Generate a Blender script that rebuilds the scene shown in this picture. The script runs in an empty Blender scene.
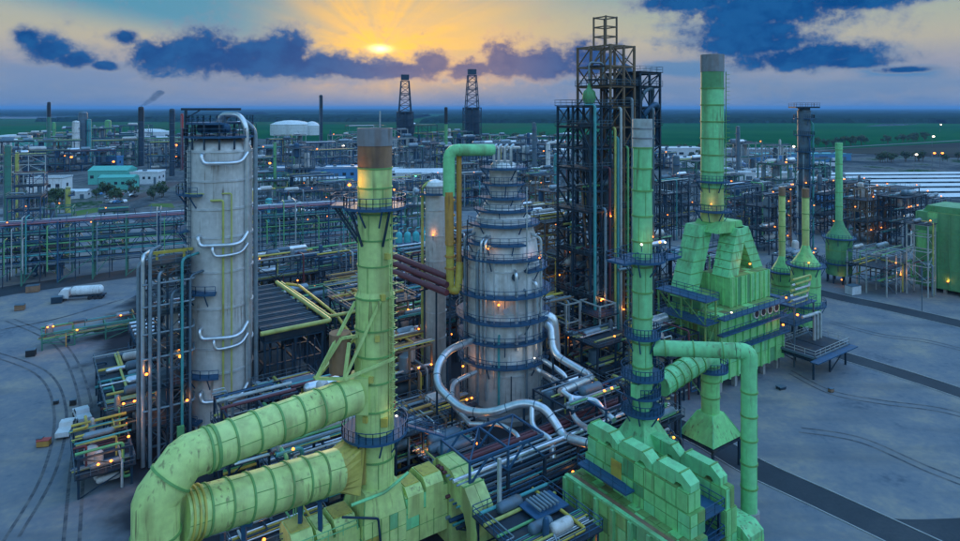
import bpy, math, random
from mathutils import Vector, Matrix, Quaternion

sc = bpy.context.scene
F, HC = 640.0, 50.0          # focal length in photo pixels, eye height in metres
R = math.radians

# ------------------------------------------------------------------ camera
cam = bpy.data.cameras.new("camera")
cam.sensor_width = 36.0
cam.lens = 24.0
cam.shift_y = -162.5 / 960
cam.clip_start = 0.5
cam.clip_end = 200000
camo = bpy.data.objects.new("camera", cam)
camo.location = (0, 0, HC)
camo.rotation_euler = (R(90), 0, 0)
sc.collection.objects.link(camo)
sc.camera = camo

# ------------------------------------------------------------------ sky
SUN_AZ, SUN_EL = R(-8.9), R(5.2)
W = bpy.data.worlds.new("World")
sc.world = W
W.use_nodes = True
wn = W.node_tree
wn.nodes.clear()


def wset(n, i, v):
    if isinstance(v, bpy.types.NodeSocket):
        wn.links.new(v, n.inputs[i])
    else:
        n.inputs[i].default_value = v


def wm(op, a, b=None, c=None, clamp=False):
    n = wn.nodes.new("ShaderNodeMath")
    n.operation = op
    n.use_clamp = clamp
    for i, v in enumerate((a, b, c)):
        if v is not None:
            wset(n, i, v)
    return n.outputs[0]


def wramp(fac, stops):
    n = wn.nodes.new("ShaderNodeValToRGB")
    e = n.color_ramp.elements
    while len(e) < len(stops):
        e.new(0.5)
    for k, (p, c) in enumerate(stops):
        e[k].position = p
        e[k].color = (*c, 1)
    wset(n, 0, fac)
    return n.outputs[0]


def wmix(f, a, b, mode='MIX'):
    n = wn.nodes.new("ShaderNodeMix")
    n.data_type = 'RGBA'
    n.blend_type = mode
    wset(n, 0, f)
    for i, v in ((6, a), (7, b)):
        wset(n, i, v if isinstance(v, bpy.types.NodeSocket) else (*v, 1))
    return n.outputs[2]


def wsmooth(v, lo, hi):
    n = wn.nodes.new("ShaderNodeMapRange")
    n.interpolation_type = 'SMOOTHSTEP'
    wset(n, 0, v)
    n.inputs[1].default_value = lo
    n.inputs[2].default_value = hi
    return n.outputs[0]


tc = wn.nodes.new("ShaderNodeTexCoord")
sep = wn.nodes.new("ShaderNodeSeparateXYZ")
wn.links.new(tc.outputs['Generated'], sep.inputs[0])
AZ = wm('MULTIPLY', wm('ARCTAN2', sep.outputs[0], sep.outputs[1]), 57.29578)
EL = wm('MULTIPLY', wm('ARCSINE', sep.outputs[2]), 57.29578)


def wnoise(scale, detail, stretch=1.0, rough=0.55):
    mp = wn.nodes.new("ShaderNodeMapping")
    wn.links.new(tc.outputs['Generated'], mp.inputs[0])
    mp.inputs['Scale'].default_value = (1, 1, stretch)
    n = wn.nodes.new("ShaderNodeTexNoise")
    wn.links.new(mp.outputs[0], n.inputs['Vector'])
    n.inputs['Scale'].default_value = scale
    n.inputs['Detail'].default_value = detail
    n.inputs['Roughness'].default_value = rough
    return n.outputs['Fac']


def sky_dir(px, py):
    x, y, z = (px - 480) / F, 1.0, (108 - py) / F
    return math.degrees(math.atan2(x, y)), math.degrees(math.asin(z / math.sqrt(x * x + y * y + z * z)))


# clear sky: a dusk gradient with elevation, warm towards the sun
base = wramp(wm('DIVIDE', wm('MAXIMUM', EL, 0.0), 90.0), [
    (0.0, (0.085, 0.135, 0.235)), (0.02, (0.095, 0.15, 0.25)), (0.040, (0.18, 0.185, 0.235)),
    (0.060, (0.27, 0.25, 0.205)), (0.085, (0.22, 0.25, 0.215)), (0.112, (0.12, 0.21, 0.24)),
    (0.18, (0.25, 0.45, 0.62)), (0.30, (0.34, 0.62, 0.96)), (0.5, (0.30, 0.58, 1.0)), (1.0, (0.12, 0.36, 0.85))])
sdx = wm('DIVIDE', wm('SUBTRACT', AZ, math.degrees(SUN_AZ)), 2.6)
sdy = wm('SUBTRACT', EL, math.degrees(SUN_EL))
sdy = wm('MULTIPLY', sdy, 0.62)
sdist = wm('SQRT', wm('ADD', wm('MULTIPLY', sdx, sdx), wm('MULTIPLY', sdy, sdy)))
glow = wm('POWER', 2.718, wm('MULTIPLY', wm('MULTIPLY', sdist, sdist), -0.040))
low = wsmooth(EL, 0.2, 3.6)
ang = wm('ARCTAN2', sdy, sdx)
rn = wn.nodes.new("ShaderNodeTexNoise")
rn.noise_dimensions = '1D'
wset(rn, rn.inputs.find('W'), ang)
rn.inputs['Scale'].default_value = 3.2
rn.inputs['Detail'].default_value = 3
glow = wm('MULTIPLY', glow, wm('ADD', 0.62, wm('MULTIPLY', wsmooth(rn.outputs['Fac'], 0.25, 0.72), 0.46)), clamp=True)
glow_f = wm('MULTIPLY', glow, wm('ADD', wm('MULTIPLY', low, 0.95), 0.08))
sky1 = wmix(glow_f, base, (0.70, 0.37, 0.06))
inner = wm('POWER', 2.718, wm('MULTIPLY', wm('MULTIPLY', sdist, sdist), -0.5))
sky1 = wmix(wm('MULTIPLY', inner, 0.45), sky1, (0.85, 0.45, 0.06))
# thin veil that breaks the gradient up
veil = wsmooth(wnoise(7.0, 5, 5.0), 0.42, 0.72)
sky1 = wmix(wm('MULTIPLY', veil, 0.22), sky1, (0.27, 0.25, 0.25))

# cumulus banks: (photo column, photo row, half width, height above, depth below)
BLOBS = [(27, 36, 16, 10, 10), (48, 50, 26, 15, 14), (74, 60, 24, 9, 9), (104, 66, 16, 5, 5),
         (126, 37, 15, 7, 9), (158, 55, 32, 16, 20), (205, 58, 46, 30, 18), (236, 56, 26, 14, 22),
         (268, 58, 34, 24, 20), (292, 54, 18, 26, 24), (325, 66, 28, 14, 12), (365, 71, 38, 8, 8),
         (405, 71, 34, 9, 8), (433, 66, 22, 16, 13), (470, 70, 30, 12, 10), (503, 66, 22, 30, 14),
         (545, 68, 34, 22, 12), (585, 70, 26, 16, 8), (690, 2, 56, 10, 9), (765, 12, 90, 26, 20),
         (850, 2, 80, 24, 9), (748, 32, 64, 16, 12), (752, 44, 72, 22, 16), (820, 54, 66, 12, 13), (790, 60, 70, 14, 11), (268, 66, 120, 16, 10), (590, 60, 30, 22, 12), (850, 63, 48, 8, 6),
         (905, 70, 30, 4, 3)]


def bank(blobs, k):
    """Union of soft flat-bottomed lobes; positive inside."""
    acc = None
    for (bx, by, rx, up, dn) in blobs:
        a0, e0 = sky_dir(bx, by)
        ra = max(0.6, abs(sky_dir(bx + rx, by)[0] - a0))
        ru = abs(sky_dir(bx, by - up)[1] - e0)
        rd = abs(sky_dir(bx, by + dn)[1] - e0)
        dx = wm('DIVIDE', wm('SUBTRACT', AZ, a0), ra)
        dy = wm('SUBTRACT', EL, e0)
        dy = wm('MAXIMUM', wm('DIVIDE', dy, ru), wm('DIVIDE', dy, -rd))
        t = wm('SUBTRACT', 1.0, wm('SQRT', wm('ADD', wm('MULTIPLY', dx, dx), wm('MULTIPLY', dy, dy))))
        acc = t if acc is None else wm('SMOOTH_MAX', acc, t, k)
    return acc


# pale mid-level cloud behind the dark banks
SOFT = [(745, 40, 105, 24, 34), (835, 58, 92, 14, 16), (905, 70, 60, 6, 10), (60, 72, 120, 14, 22), (240, 74, 190, 12, 20), (540, 74, 110, 14, 18), (690, 66, 60, 10, 12)]
sn = wm('ADD', wm('MULTIPLY', wm('SUBTRACT', wnoise(11.0, 6, 3.5), 0.5), 2.2), bank(SOFT, 0.35))
sky1 = wmix(wm('MULTIPLY', wsmooth(sn, -0.15, 0.65), 0.72), sky1, wmix(wsmooth(AZ, 4.0, 16.0), (0.095, 0.15, 0.26), (0.025, 0.12, 0.26)))
# cool slanting shafts at the upper left
shaft = wm('SUBTRACT', EL, wm('MULTIPLY', wm('ADD', AZ, 36.0), -0.20))
sky1 = wmix(wm('MULTIPLY', wm('MULTIPLY', wsmooth(shaft, 6.6, 9.6), wsmooth(AZ, -9.0, -24.0)), 0.9), sky1, (0.035, 0.165, 0.255))
cl = bank(BLOBS, 0.25)
# the same kind of broken cloud goes on over the rest of the sky
gen = wm('SUBTRACT', wnoise(3.2, 4, 3.0), 0.56)
outside = wsmooth(EL, 11.0, 22.0)
cl = wm('MAXIMUM', cl, wm('ADD', wm('MULTIPLY', wm('MULTIPLY', gen, outside), 3.0), wm('MULTIPLY', wm('SUBTRACT', outside, 1.0), 0.6)))
cl = wm('MAXIMUM', cl, -0.6)
n1 = wm('SUBTRACT', wnoise(15.0, 3, 1.6), 0.5)
n2 = wm('SUBTRACT', wnoise(48.0, 8, 1.25, 0.62), 0.5)
cl = wm('ADD', cl, wm('ADD', wm('MULTIPLY', n1, 1.3), wm('ADD', wm('MULTIPLY', n2, 1.5), wm('MULTIPLY', wm('SUBTRACT', wnoise(130.0, 6, 1.2, 0.65), 0.5), 0.5))))
alpha = wsmooth(cl, -0.62, 0.30)
core = wsmooth(cl, -0.34, 0.45)
near_sun = wm('POWER', 2.718, wm('MULTIPLY', wm('MULTIPLY', wm('DIVIDE', wm('SUBTRACT', AZ, -1.5), 7.5),
                                              wm('DIVIDE', wm('SUBTRACT', AZ, -1.5), 7.5)), -1.0))
ccore = wmix(near_sun, (0.0, 0.036, 0.14), (0.10, 0.085, 0.145))
ccore = wmix(wm('MULTIPLY', wsmooth(wm('ADD', n1, wm('MULTIPLY', n2, 0.8)), -0.16, 0.2), 0.6), ccore, wmix(near_sun, (0.006, 0.07, 0.20), (0.16, 0.115, 0.15)))
cedge = wmix(near_sun, (0.15, 0.17, 0.22), (0.55, 0.32, 0.15))
ccol = wmix(core, cedge, ccore)
alpha = wm('MULTIPLY', alpha, wm('SUBTRACT', 1.0, wm('MULTIPLY', outside, 0.65)))
sky2 = wmix(alpha, sky1, ccol)
# the sun itself, half veiled
ddx = wm('DIVIDE', wm('SUBTRACT', AZ, math.degrees(SUN_AZ)), 1.0)
ddy = wm('DIVIDE', wm('SUBTRACT', EL, math.degrees(SUN_EL)), 0.36)
disc = wm('POWER', 2.718, wm('MULTIPLY', wm('ADD', wm('MULTIPLY', ddx, ddx), wm('MULTIPLY', ddy, ddy)), -1.5))
disc = wm('MULTIPLY', disc, wm('SUBTRACT', 1.0, wm('MULTIPLY', alpha, 0.8)))
sky3 = wmix(disc, sky2, (2.2, 1.5, 0.6))

sky3 = wmix(1.0, sky3, wramp(wm('DIVIDE', wm('MAXIMUM', EL, 0.0), 90.0), [(0.0, (0.72, 0.76, 0.76)), (0.11, (0.74, 0.75, 0.75)), (0.2, (1.0, 1.0, 1.0)), (1.0, (1, 1, 1))]), 'MULTIPLY')
nish = wn.nodes.new("ShaderNodeTexSky")
nish.sky_type = 'NISHITA'
nish.sun_disc = False
nish.sun_elevation = SUN_EL
nish.sun_rotation = SUN_AZ
nish.altitude = 50
bg1 = wn.nodes.new("ShaderNodeBackground")
wn.links.new(nish.outputs[0], bg1.inputs[0])
bg1.inputs[1].default_value = 0.05
bg2 = wn.nodes.new("ShaderNodeBackground")
wn.links.new(sky3, bg2.inputs[0])
bg2.inputs[1].default_value = 1.0
addn = wn.nodes.new("ShaderNodeMixShader")
addn.inputs[0].default_value = 0.993
wn.links.new(bg1.outputs[0], addn.inputs[1])
wn.links.new(bg2.outputs[0], addn.inputs[2])
wo = wn.nodes.new("ShaderNodeOutputWorld")
wn.links.new(addn.outputs[0], wo.inputs[0])

# ------------------------------------------------------------------ sun
sun = bpy.data.lights.new("sun", 'SUN')
sun.energy = 0.5
sun.angle = R(3)
sun.color = (1.0, 0.66, 0.36)
suno = bpy.data.objects.new("sun", sun)
sdirv = Vector((math.sin(SUN_AZ) * math.cos(SUN_EL), math.cos(SUN_AZ) * math.cos(SUN_EL), math.sin(SUN_EL)))
suno.rotation_euler = sdirv.to_track_quat('Z', 'Y').to_euler()
suno.location = (-60, 300, 140)
sc.collection.objects.link(suno)

# ------------------------------------------------------------------ exposure
sc.view_settings.view_transform = 'Standard'
sc.view_settings.look = 'None'
sc.view_settings.exposure = 1.25
sc.view_settings.gamma = 1.0
sc.cycles.use_denoising = True
sc.cycles.max_bounces = 5
sc.cycles.diffuse_bounces = 3
sc.cycles.glossy_bounces = 2
sc.cycles.volume_bounces = 0
sc.cycles.sample_clamp_indirect = 3.0

# ------------------------------------------------------------------ materials
MATS = {}


def mat(name, col, rough=0.55, metal=0.0, dirt=None, amt=0.35, streak=False, scale=0.6, bump=0.0, var=0.09, fine=1.3):
    """Paint or metal: base colour, blotchy variation in world space, dirt that runs down when streak is on."""
    m = bpy.data.materials.new(name)
    m.use_nodes = True
    nt = m.node_tree
    b = nt.nodes["Principled BSDF"]
    b.inputs['Roughness'].default_value = rough
    b.inputs['Metallic'].default_value = metal
    geo = nt.nodes.new("ShaderNodeNewGeometry")
    mp = nt.nodes.new("ShaderNodeMapping")
    nt.links.new(geo.outputs['Position'], mp.inputs[0])
    mp.inputs['Scale'].default_value = (1, 1, 0.12 if streak else 1)

    def noise(vec, s, d):
        n = nt.nodes.new("ShaderNodeTexNoise")
        nt.links.new(vec, n.inputs['Vector'])
        n.inputs['Scale'].default_value = s
        n.inputs['Detail'].default_value = d
        return n.outputs['Fac']
    n1 = noise(mp.outputs[0], scale, 6)
    n2 = noise(geo.outputs['Position'], fine, 4)

    def ramp(f, lo, hi):
        r = nt.nodes.new("ShaderNodeMapRange")
        nt.links.new(f, r.inputs[0])
        r.inputs[1].default_value = lo
        r.inputs[2].default_value = hi
        return r.outputs[0]

    def mix(f, a, c, mode='MIX'):
        x = nt.nodes.new("ShaderNodeMix")
        x.data_type = 'RGBA'
        x.blend_type = mode
        for i, v in ((0, f), (6, a), (7, c)):
            if isinstance(v, bpy.types.NodeSocket):
                nt.links.new(v, x.inputs[i])
            elif i == 0:
                x.inputs[0].default_value = v
            else:
                x.inputs[i].default_value = (*v, 1)
        return x.outputs[2]
    dk = tuple(c * (1 - var * 1.6) for c in col)
    lt = tuple(min(0.9, c * (1 + var)) for c in col)
    c = mix(ramp(n2, 0.3, 0.7), dk, lt)
    if dirt:
        mu = nt.nodes.new("ShaderNodeMath")
        mu.operation = 'MULTIPLY'
        nt.links.new(ramp(n1, 0.5, 0.72), mu.inputs[0])
        mu.inputs[1].default_value = amt
        c = mix(mu.outputs[0], c, dirt)
    if streak and dirt:
        # thin rust and soot runs
        mp2 = nt.nodes.new("ShaderNodeMapping")
        nt.links.new(geo.outputs['Position'], mp2.inputs[0])
        mp2.inputs['Scale'].default_value = (1, 1, 0.07)
        n3 = noise(mp2.outputs[0], 2.6, 5)
        n4 = noise(geo.outputs['Position'], 0.22, 3)
        m3 = nt.nodes.new("ShaderNodeMath")
        m3.operation = 'MULTIPLY'
        nt.links.new(ramp(n3, 0.56, 0.70), m3.inputs[0])
        nt.links.new(ramp(n4, 0.40, 0.62), m3.inputs[1])
        m4 = nt.nodes.new("ShaderNodeMath")
        m4.operation = 'MULTIPLY'
        nt.links.new(m3.outputs[0], m4.inputs[0])
        m4.inputs[1].default_value = 0.8
        c = mix(m4.outputs[0], c, (0.13, 0.075, 0.035))
        m5 = nt.nodes.new("ShaderNodeMath")
        m5.operation = 'MULTIPLY'
        nt.links.new(ramp(n4, 0.62, 0.40), m5.inputs[0])
        m5.inputs[1].default_value = 0.12
        c = mix(m5.outputs[0], c, tuple(min(0.85, x * 0.75 + 0.24) for x in col))
        rr = nt.nodes.new("ShaderNodeMapRange")
        nt.links.new(n1, rr.inputs[0])
        rr.inputs[3].default_value = rough - 0.12
        rr.inputs[4].default_value = min(1.0, rough + 0.28)
        nt.links.new(rr.outputs[0], b.inputs['Roughness'])
    nt.links.new(c, b.inputs['Base Color'])
    if bump:
        bp = nt.nodes.new("ShaderNodeBump")
        bp.inputs['Strength'].default_value = bump
        bp.inputs['Distance'].default_value = 0.15
        nt.links.new(n2, bp.inputs['Height'])
        nt.links.new(bp.outputs[0], b.inputs['Normal'])
    MATS[name] = m
    return m


def emit(name, col, strength):
    m = bpy.data.materials.new(name)
    m.use_nodes = True
    b = m.node_tree.nodes["Principled BSDF"]
    b.inputs['Base Color'].default_value = (*col, 1)
    b.inputs['Emission Color'].default_value = (*col, 1)
    b.inputs['Emission Strength'].default_value = strength
    m.cycles.emission_sampling = 'NONE'
    MATS[name] = m


RUST = (0.20, 0.085, 0.03)
mat('lime', (0.58, 0.72, 0.23), 0.5, 0, (0.24, 0.20, 0.06), 0.75, True, 0.45)
mat('lime_amber', (0.56, 0.46, 0.08), 0.55, 0, (0.30, 0.18, 0.04), 0.6, True, 0.5)
mat('mint', (0.22, 0.68, 0.28), 0.5, 0, (0.15, 0.20, 0.07), 0.7, True, 0.5)
mat('leafgreen', (0.24, 0.66, 0.22), 0.55, 0, (0.17, 0.19, 0.06), 0.6, True, 0.4)
mat('grimy_green', (0.20, 0.34, 0.10), 0.7, 0, (0.17, 0.11, 0.05), 0.9, False, 0.5)
mat('deepgreen', (0.10, 0.34, 0.13), 0.55, 0, (0.10, 0.12, 0.04), 0.5, True, 0.4)
mat('green_trim', (0.16, 0.36, 0.10), 0.6, 0, RUST, 0.4)
mat('dark_trim', (0.06, 0.10, 0.06), 0.7, 0, RUST, 0.3)
mat('grey_shell', (0.58, 0.56, 0.54), 0.5, 0.05, (0.24, 0.22, 0.20), 0.5, True, 0.35, var=0.10)
mat('pale_shell', (0.76, 0.76, 0.75), 0.38, 0.12, (0.25, 0.20, 0.15), 0.55, True, 0.5, var=0.12)
mat('band', (0.62, 0.63, 0.64), 0.4, 0.3, RUST, 0.2)
mat('stackcap', (0.22, 0.23, 0.25), 0.7, 0, RUST, 0.5, True, 0.8)
mat('rusty', (0.27, 0.14, 0.07), 0.8, 0, (0.10, 0.06, 0.05), 0.7, True, 0.8)
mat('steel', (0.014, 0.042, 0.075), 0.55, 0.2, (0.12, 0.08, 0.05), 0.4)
mat('steel_grey', (0.10, 0.16, 0.21), 0.5, 0.2, (0.14, 0.09, 0.05), 0.5)
mat('steel_pale', (0.46, 0.50, 0.50), 0.45, 0.2, (0.2, 0.13, 0.08), 0.4)
mat('steel_brown', (0.20, 0.125, 0.075), 0.65, 0.1, (0.07, 0.06, 0.06), 0.5)
mat('steel_green', (0.06, 0.22, 0.16), 0.6, 0.1, (0.10, 0.08, 0.04), 0.4)
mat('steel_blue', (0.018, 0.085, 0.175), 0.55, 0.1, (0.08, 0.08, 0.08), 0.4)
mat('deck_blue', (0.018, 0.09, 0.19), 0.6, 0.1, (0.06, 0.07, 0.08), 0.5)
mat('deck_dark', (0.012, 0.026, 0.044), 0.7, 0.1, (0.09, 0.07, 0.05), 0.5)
mat('galv', (0.66, 0.70, 0.74), 0.32, 0.75, (0.35, 0.33, 0.30), 0.3)
mat('pipe_grey', (0.22, 0.29, 0.34), 0.45, 0.3, (0.18, 0.12, 0.08), 0.4)
mat('pipe_yellow', (0.58, 0.44, 0.07), 0.5, 0, (0.24, 0.12, 0.03), 0.6)
mat('pipe_orange', (0.52, 0.26, 0.04), 0.55, 0, (0.18, 0.07, 0.02), 0.6, True)
mat('pipe_olive', (0.45, 0.46, 0.12), 0.5, 0, (0.2, 0.14, 0.04), 0.5)
mat('pipe_green', (0.14, 0.42, 0.16), 0.5, 0, (0.15, 0.12, 0.05), 0.4)
mat('pipe_teal', (0.06, 0.33, 0.34), 0.5, 0, (0.1, 0.1, 0.1), 0.3)
mat('pipe_pink', (0.42, 0.15, 0.20), 0.5, 0, (0.15, 0.09, 0.08), 0.4)
mat('pipe_maroon', (0.14, 0.035, 0.045), 0.5, 0, (0.08, 0.05, 0.04), 0.4)
mat('teal', (0.05, 0.42, 0.44), 0.5, 0, (0.1, 0.2, 0.2), 0.3, True)
mat('white', (0.74, 0.75, 0.76), 0.5, 0, (0.4, 0.36, 0.3), 0.4, True, 0.2)
mat('roof_white', (0.66, 0.69, 0.72), 0.5, 0.1, (0.42, 0.42, 0.42), 0.5, False, 0.05)
mat('roof_grey', (0.33, 0.36, 0.40), 0.6, 0.1, (0.2, 0.2, 0.2), 0.5, False, 0.05)
mat('cladding_teal', (0.10, 0.46, 0.38), 0.55, 0, (0.1, 0.3, 0.3), 0.3)
mat('cladding_blue', (0.07, 0.24, 0.48), 0.55, 0, (0.1, 0.2, 0.3), 0.3)
mat('glass', (0.03, 0.04, 0.05), 0.15, 0)
mat('rubber', (0.025, 0.025, 0.028), 0.85)
mat('red', (0.45, 0.05, 0.04), 0.5)
mat('black', (0.02, 0.02, 0.022), 0.7)
mat('concrete', (0.34, 0.33, 0.32), 0.85, 0, (0.2, 0.19, 0.18), 0.5, bump=0.3)
mat('bark', (0.10, 0.075, 0.05), 0.9)
mat('leaf', (0.055, 0.105, 0.03), 0.7, 0, (0.03, 0.06, 0.02), 0.6, var=0.35, fine=1.2)
mat('leaf_dark', (0.035, 0.075, 0.03), 0.7, 0, (0.02, 0.04, 0.02), 0.6, var=0.35, fine=1.0)
emit('sodium', (1.0, 0.22, 0.03), 2.0)
emit('whitelamp', (1.0, 0.80, 0.58), 2.5)
emit('greenlamp', (0.15, 1.0, 0.55), 2.0)

# ------------------------------------------------------------------ helpers
COL = sc.collection
rnd = random.Random(7)
GA = R(35.0)                                   # the plant's own grid is turned against the view
UX, UY = math.cos(GA), math.sin(GA)


def P(px, py, d):
    return Vector(((px - 480) * d / F, d, HC - (py - 108) * d / F))


def G(px, py, z=0.0):
    d = F * (HC - z) / (py - 108)
    return Vector(((px - 480) * d / F, d, z))


def grid(x, y, u, v):
    """Plant coordinates: u runs right and back, v runs right and towards the eye."""
    return x + u * UX + v * UY, y + u * UY - v * UX


class MB:
    def __init__(s):
        s.v, s.f = [], []

    def box(s, c, size):
        x, y, z = (k / 2 for k in size)
        n = len(s.v)
        for dz in (-z, z):
            for dx, dy in ((-x, -y), (x, -y), (x, y), (-x, y)):
                s.v.append((c[0] + dx, c[1] + dy, c[2] + dz))
        s.f += [tuple(n + i for i in q) for q in ((0, 3, 2, 1), (4, 5, 6, 7), (0, 1, 5, 4), (1, 2, 6, 5), (2, 3, 7, 6), (3, 0, 4, 7))]

    def bar(s, a, b, w):
        a, b = Vector(a), Vector(b)
        d = (b - a).normalized()
        p = d.cross(Vector((0, 0, 1)) if abs(d.z) < 0.9 else Vector((1, 0, 0))).normalized() * w / 2
        q = d.cross(p).normalized() * w / 2
        n = len(s.v)
        for e in (a, b):
            for k in (p + q, p - q, -p - q, -p + q):
                s.v.append(tuple(e + k))
        s.f += [(n + i, n + (i + 1) % 4, n + 4 + (i + 1) % 4, n + 4 + i) for i in range(4)] + [(n + 3, n + 2, n + 1, n), (n + 4, n + 5, n + 6, n + 7)]

    def prism(s, outline, axis, lo, hi):
        """Extrude an outline of (a, z) pairs along 'x' or 'y'."""
        n = len(s.v)
        k = len(outline)
        for t in (lo, hi):
            for a, z in outline:
                s.v.append((t, a, z) if axis == 'x' else (a, t, z))
        s.f += [tuple(range(n, n + k)), tuple(range(n + 2 * k - 1, n + k - 1, -1))]
        s.f += [(n + i, n + k + i, n + k + (i + 1) % k, n + (i + 1) % k) for i in range(k)]

    def frustum(s, c, lo, hi, z0, z1):
        n = len(s.v)
        for (hx, hy), z in ((lo, z0), (hi, z1)):
            for dx, dy in ((-hx, -hy), (hx, -hy), (hx, hy), (-hx, hy)):
                s.v.append((c[0] + dx, c[1] + dy, z))
        s.f += [tuple(n + i for i in q) for q in ((0, 3, 2, 1), (4, 5, 6, 7), (0, 1, 5, 4), (1, 2, 6, 5), (2, 3, 7, 6), (3, 0, 4, 7))]

    def mesh(s, name, m, smooth=False):
        me = bpy.data.meshes.new(name)
        me.from_pydata(s.v, [], s.f)
        me.materials.append(MATS[m])
        if smooth:
            me.polygons.foreach_set('use_smooth', [True] * len(me.polygons))
            me.set_sharp_from_angle(angle=R(40))
        me.update()
        return me


def tube_mesh(pts, r, n=10, bend=None, seg=4):
    """Verts and faces of a tube along a polyline with rounded corners."""
    pts = [Vector(p) for p in pts]
    bend = r * 2.2 if bend is None else bend
    path = [pts[0]]
    for i in range(1, len(pts) - 1):
        a, b, c = pts[i - 1], pts[i], pts[i + 1]
        d1, d2 = (a - b), (c - b)
        t = min(bend, d1.length * 0.48, d2.length * 0.48)
        s, e = b + d1.normalized() * t, b + d2.normalized() * t
        for k in range(seg + 1):
            w = k / seg
            path.append(s.lerp(b, w).lerp(b.lerp(e, w), w))
    path.append(pts[-1])
    v, f = [], []
    ref = None
    for i, p in enumerate(path):
        t = (path[min(i + 1, len(path) - 1)] - path[max(i - 1, 0)]).normalized()
        if ref is None:
            ref = t.cross(Vector((0, 0, 1)) if abs(t.z) < 0.9 else Vector((1, 0, 0))).normalized()
        ref = (ref - t * ref.dot(t)).normalized()
        q = t.cross(ref)
        for k in range(n):
            a = 2 * math.pi * k / n
            v.append(tuple(p + ref * (math.cos(a) * r) + q * (math.sin(a) * r)))
    for i in range(len(path) - 1):
        for k in range(n):
            f.append((i * n + k, i * n + (k + 1) % n, (i + 1) * n + (k + 1) % n, (i + 1) * n + k))
    f.append(tuple(range(n - 1, -1, -1)))
    f.append(tuple(range((len(path) - 1) * n, len(path) * n)))
    return v, f


def lathe_data(prof, n):
    v, f = [], []
    for r, z in prof:
        for k in range(n):
            a = 2 * math.pi * k / n
            v.append((math.cos(a) * max(r, 0.001), math.sin(a) * max(r, 0.001), z))
    for i in range(len(prof) - 1):
        for k in range(n):
            f.append((i * n + k, i * n + (k + 1) % n, (i + 1) * n + (k + 1) % n, (i + 1) * n + k))
    f.append(tuple(range(n - 1, -1, -1)))
    f.append(tuple(range((len(prof) - 1) * n, len(prof) * n)))
    return v, f


UNIT = {}


def unit(kind, m):
    key = (kind, m)
    if key not in UNIT:
        b = MB()
        if kind == 'box':
            b.box((0, 0, 0), (1, 1, 1))
        elif kind.startswith('cyl'):
            b.v, b.f = lathe_data([(1, -0.5), (1, 0.5)], int(kind[3:]))
        elif kind == 'drum':
            b.v, b.f = lathe_data([(0.0, -0.5), (0.55, -0.485), (0.9, -0.44), (1, -0.38), (1, 0.38), (0.9, 0.44), (0.55, 0.485), (0.0, 0.5)], 14)
        elif kind == 'ball':
            b.v, b.f = lathe_data([(math.sin(math.pi * k / 6), -math.cos(math.pi * k / 6)) for k in range(7)], 10)
        elif kind == 'bolt':      # a bulb
            b.v, b.f = lathe_data([(0, -1), (0.7, -0.7), (1, 0), (0.7, 0.7), (0, 1)], 6)
        UNIT[key] = b.mesh(kind, m, kind != 'box')
    return UNIT[key]


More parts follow.
